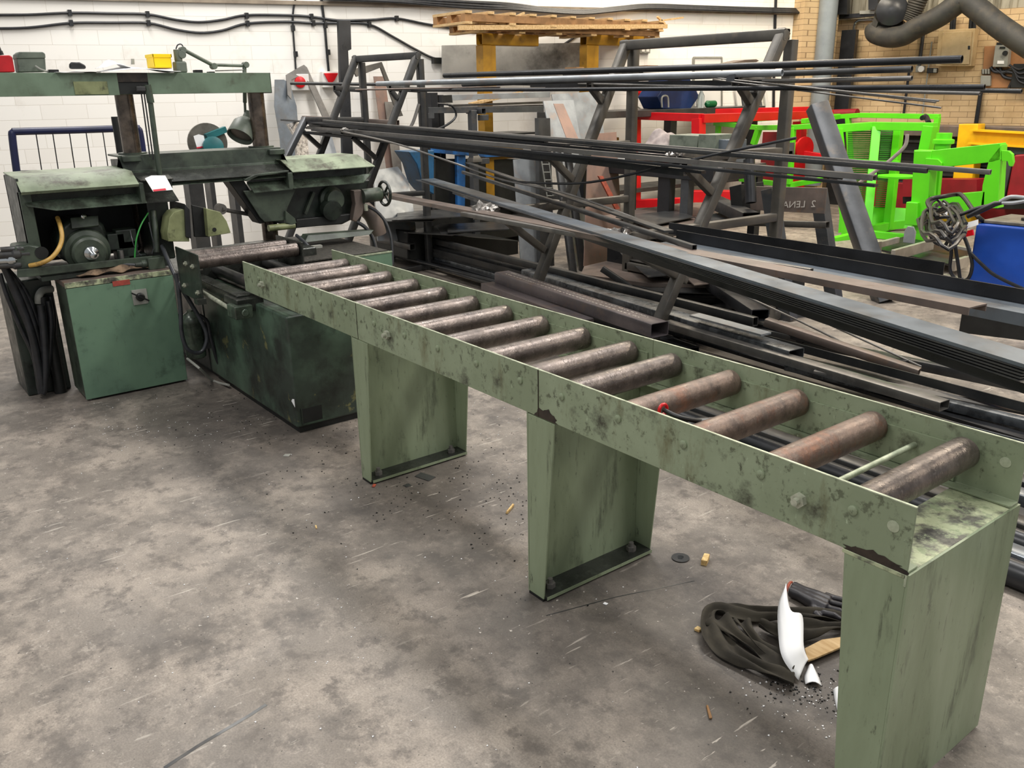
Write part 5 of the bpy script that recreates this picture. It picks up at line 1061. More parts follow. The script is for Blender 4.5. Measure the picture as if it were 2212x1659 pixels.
for k, (pl, z_, mat, lab) in enumerate([([(1335, 540), (1400, 530), (1470, 560), (1420, 575), (1350, 560)], .30, 'steel_grey', 'grey plate offcut tilted on the lower shelf of the bench'),
        ([(1370, 575), (1470, 560), (1500, 590), (1400, 600)], .26, 'steel_dark', 'dark plate offcut on the lower shelf of the bench'),
        ([(1480, 600), (1590, 590), (1600, 605), (1500, 618)], .25, 'steel_brown', 'brown flat offcut at the right of the lower shelf'),
        ([(1490, 575), (1570, 565), (1610, 590), (1520, 600)], .3, 'steel_grey', 'grey sheet offcut leaning out of the scrap heap'),
        ([(1300, 600), (1450, 612), (1700, 622), (1690, 640), (1420, 632)], .16, 'steel_dark', 'long dark flat plate across the bottom of the scrap heap'),
        ([(1240, 600), (1390, 605), (1560, 640), (1380, 640)], .1, 'steel_black', 'black plate lying at the foot of the bench'),
        ([(1330, 470), (1460, 455), (1500, 470), (1400, 490)], .62, 'steel_dark', 'dark plate lying on the upper shelf of the bench'),
        ([(1500, 470), (1600, 455), (1610, 470), (1520, 490)], .66, 'steel_black', 'black plate lying on the right of the upper shelf')]):
    tag(MB().slab([Z(*p, z_) for p in pl], (0, 0, .008)).build('plate_offcut', mat), lab, 'plate')
for k, (a, b, z0, z1, w_, lab) in enumerate([((1300, 580), (1372, 628), .3, .12, .05, 'dark angle offcut sliding off the lower shelf'), ((1350, 620), (1660, 640), .12, .12, .08, 'long dark box bar low in front of the bench'),
        ((1400, 640), (1720, 650), .06, .06, .08, 'dark box bar on the floor in front of the bench'), ((1440, 690), (1600, 655), .05, .05, .06, 'short dark bar across the floor under the scrap heap')]):
    tag(MB().rhs(Z(*a, z0), Z(*b, z1), w_, w_, .005).build('scrap_bar', 'steel_dark'), lab, 'bar')
# open ended box sections
def openbox(px0, py0, px1, py1, yN, length, ang, label, mat='steel_dark'):
    p = Y((px0+px1)/2, (py0+py1)/2, yN); s = dep(p)/FPX; w_ = (px1-px0)*s; h_ = (py1-py0)*s
    d = V3((math.cos(ang), math.sin(ang), 0)); return tag(MB().rhs(p, p+d*length, w_, h_, .006, r=.012).build('box_section', mat), label, 'box section')
openbox(1603, 459, 1641, 486, 3.9, 1.1, PI*.8, 'large box section with a rounded open end facing the viewer on the bench shelf')
openbox(1622, 668, 1662, 695, 3.15, 1.0, PI*.82, 'large box section on the floor with its open end beside the slim dark one', 'steel_black')
# on the bench top: cloth and boxes
def clothf(u, v):
    p0 = Y(1378+u*92, 0, 4.8); x = p0.x+(Y(1470, 300, 4.8).x-Y(1378, 300, 4.8).x)*u*0
    x = Y(1378, 300, 4.7).x+(Y(1472, 300, 4.7).x-Y(1378, 300, 4.7).x)*u
    return V3((x, 4.55+v*.45, zt_+.01+.24*math.exp(-((u-.42)/.36)**4-((v-.6)/.4)**2)*(1+.3*noise.noise(V3((u*5, v*5, 3))))+.05*abs(noise.noise(V3((u*7, v*7, 0))))))
tag(MB().grid(30, 22, clothf).build('grey_cloth', 'cloth_grey', solid=.006, sub=1, ang=3), 'crumpled grey white cloth draped in a heap on the steel bench', 'cloth')
def bbox(px0, px1, py0, y_, d, name, mat, label, cat, zb=None, bev=.006):
    a = Y(px0, py0, y_); b = Y(px1, py0, y_); zb = zt_ if zb is None else zb
    return tag(MB().bx(a.x, b.x, y_, y_+d, zb, a.z).build(name, mat, bev=bev), label, cat)
bbox(1446, 1508, 291, 4.7, .3, 'steel_block', 'box_grey', 'olive drab steel box on the bench beside the grey cloth', 'box')
bbox(1509, 1546, 290, 4.65, .25, 'steel_block', 'box_grey', 'greenish weathered steel box right of the olive one', 'box')
bbox(1547, 1583, 301, 4.7, .2, 'steel_block', 'steel_blue', 'stack of bluish steel blocks at the right end of the bench', 'block')
for k, (a, b, y0, y1, w_, mat, lab) in enumerate([(1575, 1712, 316, 308, 24, 'steel_grey', 'grey wide flat bar with dark streaks behind the middle bundle'), (1575, 1712, 330, 326, 12, 'steel_dark', 'dark flat bar under the grey wide flat bar')]):
    tag(MB().slab([Y(a, y0, 5.0), Y(b, y1, 5.0), Y(b, y1+w_, 5.0), Y(a, y0+w_, 5.0)], (0, .03, 0)).build('flat_bar', mat), lab, 'bar')
bbox(1300, 1345, 341, 4.5, .1, 'small_plate', 'galv', 'small pale plate lying at the left of the bench top', 'plate', zb=zt_)
# steel posts behind
def ypost(px, py0, py1, y, w_, mat, label, name='steel_post', lean_=0):
    a = Y(px, py0, y); b = Y(px+lean_, py1, y); s = w_/FPX*dep(a)
    return tag(MB().rhs(V3((a.x, y, a.z)), V3((a.x if not lean_ else b.x, y, max(b.z, 0))), s, s, .005).build(name, mat, bev=.003), label, 'post')
# ---- chalk lettered trestle
t = thing('steel_trestle', Z(1740, 660), 'grey steel trestle plate with two angled legs and mirrored chalk letters', 'trestle')
F1, F2 = Z(1703, 692), Z(1805, 675)
T1, T2 = Y(1662, 408, F1.y+.0), Y(1768, 412, F2.y)
for F_, T_ in ((F1, T1), (F2, T2)):
    MB().prof(F_, T_, [(-.05, -.04), (.05, -.04), (.05, -.032), (-.042, -.032), (-.042, .05), (-.05, .05)], up=(0, 1, 0)).build('leg', 'rack_grey', t, bev=.002)
yk = (F1.y+F2.y)/2+.08
MB().slab([Y(1597, 402, yk), Y(1786, 406, yk), Y(1780, 462, yk), Y(1600, 452, yk)], (0, .012, 0)).build('plate', 'steel_brown', t, bev=.002)
MB().rhs(Y(1600, 480, yk+.02), Y(1788, 486, yk+.02), .05, .05, .004).build('cross_bar', 'rack', t)
MB().slab([F1+V3((-.08, -.05, 0)), F2+V3((.06, -.05, 0)), F2+V3((.06, .06, 0)), F1+V3((-.08, .06, 0))], (0, 0, .05)).build('foot_channel', 'rack_grey', t, bev=.003)
cu = bpy.data.curves.new('txt', 'FONT'); cu.body = '2  LENA'; cu.size = .13; cu.extrude = .0003
to = bpy.data.objects.new('txt', cu); COL.objects.link(to); bpy.context.view_layer.update()
me = bpy.data.meshes.new_from_object(to); bpy.data.objects.remove(to)
m = MB(); q0 = Y(1762, 447, yk-.004); q1 = Y(1690, 449, yk-.004); wd = max(v.co.x for v in me.vertices)
sc_ = (q1-q0).length/wd
for v in me.vertices: pass
base_i = len(m.v)
for v in me.vertices: m.v.append(q0+(q1-q0).normalized()*v.co.x*sc_+V3((0, -v.co.z-.001, v.co.y*sc_*.85)))
for p in me.polygons: m.f.append(tuple(p.vertices))
m.build('chalk_letters', 'chalk', t)
# pipe offcut and black plate on trestle
tag(MB().pipe(Y(1618, 345, 4.1), Y(1622, 438, 4.05), .045, .005, 20).build('pipe_offcut', 'steel_black'), 'short dark vertical pipe hanging in front of the trestle plate', 'pipe')
tag(MB().slab([Y(1575, 404, 4.15), Y(1600, 398, 4.15), Y(1604, 455, 4.15), Y(1580, 458, 4.15)], (0, .3, 0)).build('steel_box', 'black', bev=.004), 'black box end left of the trestle plate', 'box')
# leaning tall box section and its shadowy twin
A = Y(1765, 228, 5.15); B = Z(1912, 652, 0)
tag(MB().rhs(A, B, .16, .14, .006, up=(1, -.6, 0), r=.012).build('box_post', 'rack_grey', bev=.002), 'tall blue grey open topped box section leaning in front of the green cages', 'post')
# ---- lime cages
def poly(par, name, mat, pts, w_, h_=None):
    m = MB()
    for (a, b, y), (c, d, y2) in zip(pts[:-1], pts[1:]): m.beam(Y(a, b, y), Y(c, d, y2), w_, h_ or w_)
    return m.build(name, mat, par, bev=.004)
t = thing('lime_cage', Y(1920, 500, 8.4), 'bright lime green steel access cage with mesh sides, right of the leaning post', 'cage')
y1, y2 = 7.9, 9.2
poly(t, 'top_rail', 'lime', [(1799, 278, y1), (1884, 272, 8.3), (2020, 274, 8.3)], .10, .09)
poly(t, 'back_rail', 'lime', [(1735, 262, y1+.3), (1813, 252, y2), (1858, 249, y2), (2030, 252, y2)], .06, .06)
poly(t, 'corner_post', 'lime', [(1808, 280, y1), (1832, 520, y1)], .10, .10)
poly(t, 'middle_post', 'lime', [(1893, 275, 8.3), (1872, 500, 8.0)], .10, .10)
poly(t, 'inner_post', 'lime', [(1942, 275, 8.6), (1918, 495, 8.5)], .09, .09)
poly(t, 'right_post', 'lime', [(2010, 272, 8.3), (1996, 345, 8.3)], .12, .12)
poly(t, 'rear_post', 'lime', [(1832, 255, y2), (1838, 350, y2)], .06)
poly(t, 'rear_post', 'lime', [(2026, 252, y2), (2020, 290, y2)], .06)
poly(t, 'mid_rail', 'lime', [(1822, 347, y1), (1880, 350, 8.2), (1940, 352, 8.5)], .05)
m = MB()
for k in range(44): m.cyl(Y(1832-(k*.1), 284+k*4.2, 8.15), Y(1884-k*.35, 284+k*4.2, 8.35), .0085, n=5)
m.build('mesh_panel', 'lime_mesh', t)
m = MB()
for k in range(40): m.cyl(Y(1904-k*.35, 284+k*4.2, 8.45), Y(1936-k*.45, 284+k*4.2, 8.6), .0085, n=5)
m.build('mesh_panel', 'lime_mesh', t)
poly(t, 'base_rail', 'lime', [(1800, 520, 7.4), (1870, 504, 7.9), (1962, 514, 8.0)], .08, .08)
poly(t, 'base_rail', 'lime', [(1870, 498, 8.1), (1930, 486, 8.6), (1990, 480, 8.9)], .08, .10)
MB().slab([Y(1815, 442, 8.3), Y(1990, 452, 8.8), Y(1990, 490, 8.8), Y(1870, 500, 8.4), Y(1810, 515, 7.9)], (0, .02, 0)).build('kick_plate', 'lime', t)
t = thing('lime_cage', Y(1680, 400, 8.6), 'smaller lime green open frame cage standing in front of the red one', 'cage')
poly(t, 'top_rail', 'lime', [(1545, 266, 8.2), (1640, 276, 8.0), (1712, 275, 7.8), (1800, 270, 8.0)], .07, .06)
poly(t, 'back_rail', 'lime', [(1545, 264, 8.2), (1672, 256, 9.3), (1813, 250, 9.2)], .05)
poly(t, 'post', 'lime', [(1712, 276, 7.8), (1704, 398, 7.8)], .07)
poly(t, 'post', 'lime', [(1640, 276, 8.0), (1628, 312, 8.0)], .07)
poly(t, 'post', 'lime', [(1702, 256, 8.8), (1694, 395, 8.8)], .05)
poly(t, 'base_rail', 'lime', [(1600, 387, 8.2), (1704, 400, 7.8), (1775, 388, 8.3)], .06)
poly(t, 'post', 'lime', [(1552, 268, 8.2), (1545, 420, 8.2)], .06)
t = thing('lime_lifting_frame', Y(2070, 500, 7.6), 'bright lime green box lifting frame with hooked lugs at the right', 'frame')
yl = 7.6
MB().slab([Y(*p, yl) for p in [(1974, 324), (2012, 325), (2160, 309), (2163, 345), (2145, 350), (2012, 364), (1974, 360)]], (0, .14, 0)).build('top_beam', 'lime', t, bev=.006)
MB().slab([Y(*p, yl-.01) for p in [(1974, 326), (2012, 326), (2002, 470), (1966, 470)]], (0, .16, 0)).build('left_post', 'lime', t, bev=.006)
MB().slab([Y(*p, yl+.0) for p in [(2136, 345), (2163, 312), (2155, 450), (2118, 450), (2122, 400)]], (0, .14, 0)).build('right_post', 'lime', t, bev=.006)
MB().slab([Y(*p, yl) for p in [(2008, 424), (2128, 413), (2126, 455), (2005, 462)]], (0, .14, 0)).build('lower_beam', 'lime', t, bev=.006)
MB().slab([Y(*p, yl-.06) for p in [(1957, 436), (1982, 438), (1980, 488), (1953, 486)]], (0, .2, 0)).build('sleeve', 'lime', t, bev=.01)
MB().slab([Y(*p, yl+.03) for p in [(1968, 488), (1998, 488), (1992, 524), (1970, 522)]], (0, .1, 0)).build('foot', 'lime', t, bev=.004)
MB().slab([Y(*p, yl+.0) for p in [(2163, 325), (2178, 326), (2186, 333), (2188, 350), (2184, 360), (2179, 358), (2176, 348), (2164, 348)]], (0, .05, 0)).build('hook_lug', 'lime', t, bev=.003)
MB().slab([Y(*p, yl-.03) for p in [(1999, 342), (2026, 344), (2034, 352), (2032, 370), (2000, 368)]], (0, .05, 0)).build('hook_lug', 'lime', t, bev=.003)
MB().slab([Y(*p, yl-.04) for p in [(2033, 440), (2044, 435), (2050, 440), (2046, 466), (2028, 464)]], (0, .003, 0)).build('paper_label', 'paper', t)
q = Y(2037, 312, 8.0); MB().lathe(q, (0, 0, 1), [(-.05, .08), (0, .08), (.01, .11), (.05, .11), (.06, .08), (.12, .08)], 20).build('pin_boss', 'lime', t)
q = Y(1940, 383, 8.0); MB().lathe(q, (0, 0, 1), [(0, .02), (0, .22), (.02, .22), (.02, .02)], 28).build('ring_plate', 'lime', t)
MB().rhs(Y(2028, 360, 8.0), Y(2022, 425, 8.0), .07, .07, .005).build('pin_tube', 'lime', t)
curved([Y(1992, 255, 8.8), Y(2000, 252, 8.9), Y(2006, 265, 8.7)], .03, 'rubber', 'dark strap bundle slung over the back corner of the lime cage', 'strap', 'strap')
curved([Y(1960, 290, 7.5), Y(1955, 315, 7.5), Y(1930, 340, 7.5), Y(1905, 360, 7.5), Y(1870, 385, 7.5), Y(1835, 412, 7.5)], .02, 'cloth_grey', 'grey webbing sling hanging diagonally across the lime mesh', 'webbing_sling', 'strap')
# ---- red frames
t = thing('red_cage', Y(1500, 440, 7.6), 'bright red open steel frame cage behind the large rack', 'cage')
yr_ = 6.6
poly(t, 'front_post', 'red', [(1373, 252, yr_), (1373, 440, yr_)], .10)
poly(t, 'top_rail', 'red', [(1370, 250, yr_), (1515, 254, yr_)], .10, .09)
poly(t, 'top_rail', 'red', [(1370, 246, yr_), (1780, 236, 9.6)], .08)
poly(t, 'side_rail', 'red', [(1515, 256, yr_), (1790, 247, 9.4)], .09, .10)
poly(t, 'drop_post', 'red', [(1509, 256, yr_), (1509, 330, yr_)], .12)
poly(t, 'base_rail', 'red', [(1366, 440, yr_), (1475, 436, yr_+.2)], .18, .1)
poly(t, 'base_rail', 'red', [(1495, 425, 7.4), (1600, 425, 7.8)], .2, .16)
m = MB().slab([Y(*p, 9.4) for p in [(1608, 285), (1725, 285), (1725, 395), (1608, 395)]], (0, .02, 0)); m.build('mesh_side', 'red_dark', t)
poly(t, 'rear_post', 'red', [(1728, 262, 9.35), (1722, 410, 9.35)], .14)
poly(t, 'rear_post', 'red', [(1785, 240, 9.4), (1785, 265, 9.4)], .14)
q = Y(1722, 320, 9.1); MB().lathe(q, (1, -.2, 0), [(0, .09), (.12, .09), (.12, .16), (.15, .16), (.15, .05)], 24).build('flanged_tube', 'red', t)
poly(t, 'arm', 'red', [(1735, 333, 9.1), (1800, 345, 9.2)], .1)
t = thing('red_gas_trolley', Y(1740, 235, 10.0), 'small red box with a hoop handle behind the large rack right post', 'trolley')
MB().slab([Y(*p, 10.0) for p in [(1711, 215), (1738, 215), (1736, 236), (1708, 236)]], (0, .25, 0)).build('body', 'red', t, bev=.02)
MB().tube(smooth_path([Y(1708, 225, 10.1), Y(1712, 200, 10.1), Y(1722, 190, 10.1), Y(1738, 190, 10.1), Y(1746, 202, 10.1), Y(1744, 228, 10.1)]), .03, 8).build('hoop_handle', 'rubber', t)
tag(MB().slab([Y(*p, 10.1) for p in [(1702, 186), (1719, 184), (1714, 203), (1700, 205)]], (0, .04, 0)).build('paper_notice', 'paper'), 'crumpled white paper stuck behind the large rack post', 'paper')
tag(MB().cyl(Y(1790, 247, 9.9), Y(1852, 245, 9.9), .065, n=18).build('dark_roll', 'red_dark'), 'dark red brown lagged cylinder lying behind the lime cage', 'cylinder')
# ---- yellow stanchion and beam, machines at far right
t = thing('yellow_stanchion', Y(2080, 420, 11), 'yellow steel column with a yellow I beam running off to the right', 'column')
MB().slab([Y(*p, 9.9) for p in [(2071, 268), (2113, 268), (2096, 420), (2054, 420)]], (0, .2, 0)).build('column', 'yellow', t, bev=.01)
A, B = Y(2100, 295, 9.9), Y(2290, 306, 9.9); hh = (Y(2150, 281, 9.9)-Y(2150, 313, 9.9)).length
MB().prof(A, B, [(-.09, -hh/2), (.09, -hh/2), (.09, -hh/2+.02), (.01, -hh/2+.02), (.01, hh/2-.02), (.09, hh/2-.02), (.09, hh/2), (-.09, hh/2), (-.09, hh/2-.02), (-.01, hh/2-.02), (-.01, -hh/2+.02), (-.09, -hh/2+.02)]).build('i_beam', 'yellow', t)
MB().bx(Y(2060, 430, 9.9).x-.1, Y(2060, 430, 9.9).x+.3, 9.8, 10.2, 0, Y(2075, 420, 9.9).z+.02).build('base', 'yellow', t)
t = thing('press_machine', Y(2100, 400, 11.4), 'large dark machine with black slatted guards along the brick wall', 'machine')
a = Y(1890, 268, 10.2); b = Y(2300, 275, 10.2)
MB().bx(a.x, b.x, 10.2, 10.25, .4, a.z-.12).build('front_guard', 'black', t)
MB().bx(a.x, b.x, 10.1, 10.5, a.z-.14, a.z).build('top_beam', 'steel_brown', t, bev=.01)
for k in range(5): z_ = a.z-.2-.14*k; MB().bx(a.x, b.x, 10.16, 10.2, z_-.03, z_).build('slat', 'steel_dark', t)
MB().bx(a.x, b.x, 10.05, 10.5, 0, .42).build('base', 'red_dark', t, bev=.01)
t = thing('red_machine', Y(2200, 420, 9.9), 'red and grey machine body at the right edge behind the lime frame', 'machine')
MB().slab([Y(*p, 9.7) for p in [(2190, 335), (2330, 325), (2330, 420), (2172, 430)]], (0, .8, 0)).build('body', 'red_dark', t, bev=.02)
MB().slab([Y(*p, 9.9) for p in [(2150, 316), (2330, 312), (2330, 330), (2190, 335), (2170, 430), (2160, 440)]], (0, .7, 0)).build('side_frame', 'rack_grey', t, bev=.01)
MB().slab([Y(*p, 9.8) for p in [(2160, 430), (2330, 420), (2330, 450), (2150, 452)]], (0, .7, 0)).build('plinth', 'black', t)
t = thing('red_machine', Y(1990, 440, 10.6), 'low dark red machine base seen beneath the lime cages', 'machine')
MB().slab([Y(*p, 9.5) for p in [(1950, 388), (2110, 388), (2110, 425), (1950, 425)]], (0, .3, 0)).build('body', 'red_dark', t)
MB().slab([Y(*p, 9.55) for p in [(1950, 425), (2110, 425), (2110, 440), (1950, 440)]], (0, .4, 0)).build('plinth', 'black', t)
# ---- mustard cantilever frames with pallets on the white wall side
for (pts, xg, lab) in (((1035, 1157, 72, 98, 1065), -7.7, 'left mustard yellow box steel bracket frame carrying the pallets'), ((1260, 1393, 70, 98, 1288), -7.7, 'right mustard yellow box steel bracket frame carrying the pallets')):
    a0, a1, b0, b1, c0 = pts; t = thing('mustard_frame', X((a0+c0)/2, 150, xg), lab, 'frame')
    P0, P1 = X(a0, (b0+b1)/2, xg), X(a1, (b0+b1)/2+1, xg); hh = (X(a0, b0, xg)-X(a0, b1, xg)).length
    MB().rhs(V3((xg, P0.y, P0.z)), V3((xg, P1.y, P0.z)), .12, hh, .01).build('top_beam', 'mustard', t, bev=.006)
    w_ = X(c0, 120, xg).y-X(a0, 120, xg).y
    MB().bx(xg-.07, xg+.07, P0.y, P0.y+w_*.62, 0, P0.z-hh/2).build('post', 'mustard', t, bev=.006)
    MB().bx(xg-.05, xg+.05, P0.y+w_*.64, P0.y+w_, P0.z-.55, P0.z-hh/2).build('inner_post', 'mustard', t, bev=.006)
    MB().bx(xg-.09, xg+.09, P0.y-.02, P0.y+w_+.35, .95, 1.12).build('lower_beam', 'mustard', t, bev=.006)
M('wall_shade', '#B0AEA8', '#94928C', .6, .2, 3, dirt='#55534F', dsc=2, dramp=(.5, .7))  # shade on the white wall, put into a mottled grey sheet
tag(MB().slab([W(a_, b_, .12) for a_, b_ in ((955, 98), (1262, 92), (1262, 168), (955, 168))], .02).build('wall_shade', 'wall_shade'), 'smoky wall shade painted on a grey sheet behind the mustard frames', 'board')
def pallet(a, b, y0, y1, x0_, x1_, label, seed, dark=False):
    t = thing('pallet', X((a+b)/2, y1, x0_), label, 'pallet'); r = random.Random(seed)
    P0, P1 = X(a, y1, x0_), X(b, y1, x0_); zb_ = P0.z; ztt = X((a+b)/2, y0, x0_).z; H_ = ztt-zb_
    for k in range(3):
        xx = x0_+(x1_-x0_)*k/2; MB().bx(xx-.04, xx+.04, P0.y, P1.y, zb_+H_*.2, ztt-H_*.2).build('bearer', 'timber_dark', t, bev=.004)
    for k in range(11):
        yy = P0.y+(P1.y-P0.y-.09)*k/10
        MB().bx(x1_-.05, x0_+.05, yy+r.uniform(-.01, .01), yy+.09, ztt-H_*.2, ztt+r.uniform(-.004, .004)).build('deck_board', 'timber', t, bev=.002)
        if k % 2 == 0: MB().bx(x1_-.05, x0_+.05, yy, yy+.09, zb_, zb_+H_*.2).build('bottom_board', 'timber', t, bev=.002)
    return t
pallet(1030, 1420, 55, 70, -7.5, -8.0, 'lower timber pallet resting on both mustard frames', 3)
pallet(1000, 1428, 34, 52, -7.45, -8.0, 'upper splintered timber pallet stacked on the lower one', 5)
tag(MB().beam(X(990, 60, -7.42), X(1440, 57, -7.42), .03, .05).build('timber_batten', 'timber'), 'long pale batten along the front of the two pallets', 'batten')
for k, (a, b, c, d) in enumerate([(1110, 38, 1132, 28), (1425, 45, 1475, 38), (1420, 36, 1436, 52)]):
    tag(MB().beam(X(a, b, -7.45), X(c, d, -7.45), .03, .02).build('splintered_board', 'timber'), ['short pale board tilted up at the left of the upper pallet', 'dark pointed splinter sticking right from the upper pallet', 'broken board end hanging at the right of the upper pallet'][k], 'board')
# shelf of timber and bars behind the mustard frames
for k, (a, b, y0, y1, mat, nm, lab) in enumerate([(1245, 1262, 145, 154, 'timber_dark', 'wood_block', 'small wood block on the dark bars left of the rack top'), (1398, 1422, 141, 150, 'timber_dark', 'wood_block', 'small wood block under the wall socket'),
        (1260, 1390, 150, 157, 'steel_dark', 'steel_beam', 'dark beam with pale flecks behind the large rack top'), (1240, 1500, 157, 164, 'steel_black', 'steel_beam', 'long black beam just above the silver tube')]):
    p, q = X(a, y1, -7.0), X(b, y0, -7.0); tag(MB().bx(-7.2, -7.0, p.y, q.y, min(p.z, q.z), max(p.z, q.z)).build(nm, mat, bev=.003), lab, 'block' if 'block' in nm else 'beam')
tag(MB().slab([X(*p, -6.8) for p in [(1545, 146), (1570, 138), (1610, 129), (1634, 128), (1640, 131), (1628, 138), (1590, 146)]], (-.2, 0, 0)).build('curved_sheet', 'steel_brown', bev=.003), 'dark rust brown curved sheet lying above the round tubes', 'sheet')
# ---- workbench, blue hexagonal tank, bottles
t = thing('long_workbench', X(1400, 300, -7.6), 'long dark steel workbench along the white wall behind the racks', 'workbench')
zt2 = X(1400, 237, -7.1).z; ya_, yb2 = X(1230, 240, -7.1).y, X(1640, 240, -7.1).y
MB().bx(-7.7, -7.0, ya_, yb2, zt2-.08, zt2).build('bench_top', 'steel_dark', t, bev=.006)
for y in (ya_+.1, (ya_+yb2)/2, yb2-.1):
    MB().bx(-7.2, -7.08, y-.06, y+.06, 0, zt2-.08).build('leg', 'steel_black', t, bev=.004)
MB().bx(-7.65, -7.15, ya_, yb2, .45, .5).build('lower_shelf', 'steel_dark', t)
t = thing('blue_tank', X(1465, 232, -7.6), 'dark blue hexagonal steel bin with a white tag on the long workbench', 'bin')
XH = -7.2; pts = [(1420, 209), (1447, 168), (1490, 168), (1511, 208), (1492, 235), (1432, 235)]
MB().slab([X(*p, XH) for p in pts], (-.35, 0, 0)).build('body', 'blue_dark', t, bev=.01)
MB().slab([X(*p, XH+.01) for p in [(1466, 184), (1484, 186), (1486, 193), (1470, 195)]], (.003, 0, 0)).build('tag', 'paper', t)
MB().tube(smooth_path([X(1430, 232, XH+.05), X(1430, 210, XH+.05), X(1442, 209, XH+.05), X(1444, 232, XH+.05)]), .012, 8).build('handle', 'iso_grey', t)
p = X(1513, 239, -7.1); t = thing('water_bottle', p, 'clear plastic bottle standing right of the blue bin', 'bottle')
MB().lathe((p.x, p.y, zt2), (0, 0, 1), [(0, .04), (.01, .045), (.15, .045), (.2, .02), (.22, .015)], 20).build('body', 'bottle', t); MB().cyl((p.x, p.y, zt2+.22), (p.x, p.y, zt2+.245), .017).build('cap', 'blue', t)
p = X(1530, 237, -7.1); tag(MB().lathe((p.x, p.y-.06, zt2+.045), (0, 1, 0), [(0, .02), (.03, .045), (.18, .045), (.2, .03)], 18).build('green_bottle', 'bottle_green'), 'green plastic bottle lying on its side next to the clear bottle', 'bottle')
for k, (pl, mat, lab) in enumerate([([(1588, 188), (1597, 188), (1604, 234), (1594, 234)], 'white_paint', 'white strip leaning at the left of the dark panel'), ([(1600, 188), (1640, 188), (1648, 234), (1606, 234)], 'steel_blue', 'dark glassy panel leaning on the wall behind the rack leg'),
        ([(1650, 188), (1656, 188), (1662, 234), (1655, 234)], 'white_paint', 'white strip leaning at the right of the dark panel'), ([(1505, 180), (1556, 180), (1554, 234), (1508, 234)], 'white_paint', 'white painted board behind the blue bin')]):
    tag(MB().slab([W(*p, .06) for p in pl], .03).build('leaning_board', mat), lab, 'board')
t = thing('stop_control', W(1372, 195), 'small red stop control with hanging cable behind the rack post', 'switch')
MB().lathe(W(1372, 195), -WN, [(0, .05), (.06, .08), (.09, .04)], 18).build('red_knob', 'red', t)
MB().tube(smooth_path([W(1366, 205, .04), W(1372, 225, .05), W(1385, 236, .06)]), .012, 6).build('cable', 'iso_grey', t)
# ---- aluminium ramp frame on the floor
t = thing('aluminium_frame', Z(1980, 590), 'pale aluminium trailer frame with dark infill panels lying on the floor', 'frame')
m = MB(); A, B = Z(1885, 560, .22), Z(2078, 600, .22); m.prof(A, B, [(-.02, -.16), (.02, -.16), (.02, 0), (-.02, 0)]); m.build('front_beam', 'alu', t, bev=.003)
MB().slab([Z(1870, 521, .3), Z(1878, 520, .3), Z(1878, 555, .1), Z(1872, 558, .1)], (.1, .05, 0)).build('end_lug', 'alu', t, bev=.003)
MB().prof(Z(1930, 540, .24), Z(2015, 517, .24), [(-.02, -.1), (.02, -.1), (.02, 0), (-.02, 0)]).build('cross_beam', 'alu', t, bev=.003)
MB().prof(Z(1885, 526, .2), Z(1940, 512, .2), [(-.02, -.06), (.02, -.06), (.02, 0), (-.02, 0)]).build('cross_beam', 'alu', t, bev=.003)
MB().prof(Z(2015, 520, .2), Z(2095, 535, .2), [(-.03, -.03), (.03, -.03), (.03, 0), (-.03, 0)]).build('rear_beam', 'alu', t, bev=.003)
MB().prof(Z(2060, 562, .2), Z(2090, 553, .2), [(-.02, -.1), (.02, -.1), (.02, 0), (-.02, 0)]).build('cross_beam', 'alu', t, bev=.003)
MB().slab([Z(1888, 540, .08), Z(2075, 580, .08), Z(2095, 545, .08), Z(1950, 515, .08)], (0, 0, .02)).build('infill_panel', 'steel_black', t)
q = Z(1962, 525, .15); MB().slab([q+V3((-.06, 0, 0)), q+V3((.06, 0, 0)), q+V3((.06, 0, .12)), q+V3((.03, 0, .17)), q+V3((-.03, 0, .17)), q+V3((-.06, 0, .12))], (0, .02, 0)).build('lifting_lug', 'galv', t, bev=.004)
# ---- blue welding set
t = thing('welding_set', (-2.15, 5.6, 0), 'blue welding power unit with a dark top and coiled black cables at the right edge', 'welder')
ZW = .66
c0 = Z(2108, 482, ZW)
MB().slab([c0, c0+V3((1.1, .05, 0)), c0+V3((1.1, .6, 0)), c0+V3((0, .55, 0))], (0, 0, -ZW+.1)).build('body', 'blue', t, bev=.02)
MB().slab([c0+V3((.04, .03, .0)), c0+V3((1.06, .06, 0)), c0+V3((1.06, .56, 0)), c0+V3((.04, .5, 0))], (0, 0, .03)).build('top_panel', 'grinder_grey', t, bev=.01)
for k in range(3): q = c0+V3((.3+.2*k, .2+.08*(k % 2), .03)); MB().cyl(q, q+V3((0, 0, .02)), .05-.01*k).build('knob', 'black', t)
MB().tube(smooth_path([Z(2025, 470, .72), Z(2005, 442, .78), Z(2010, 430, .8), Z(2040, 424, .82), Z(2065, 420, .82), Z(2080, 424, .82), Z(2110, 465, .72), Z(2125, 478, .67)], 6), .018, 10).build('handle', 'black', t)
rr = random.Random(11)
for k in range(9):
    cx, cy = 2045+rr.uniform(-18, 22), 478+rr.uniform(-10, 12); rx, ry = rr.uniform(28, 50), rr.uniform(14, 40); an = rr.uniform(-.5, .9); zz = .6+.02*k
    pts = [Z(cx+rx*math.cos(a)*math.cos(an)-ry*math.sin(a)*math.sin(an), cy+rx*math.cos(a)*math.sin(an)+ry*math.sin(a)*math.cos(an), zz) for a in [2*PI*i/20 for i in range(21)]]
    pts = [p+V3((0, 0, .03*math.sin(i*1.3+k))) for i, p in enumerate(pts)]
    MB().tube(pts, .013, 8).build('cable_coil', 'rubber', t)
def Yw(a, b): return Y(a, b, 5.3)
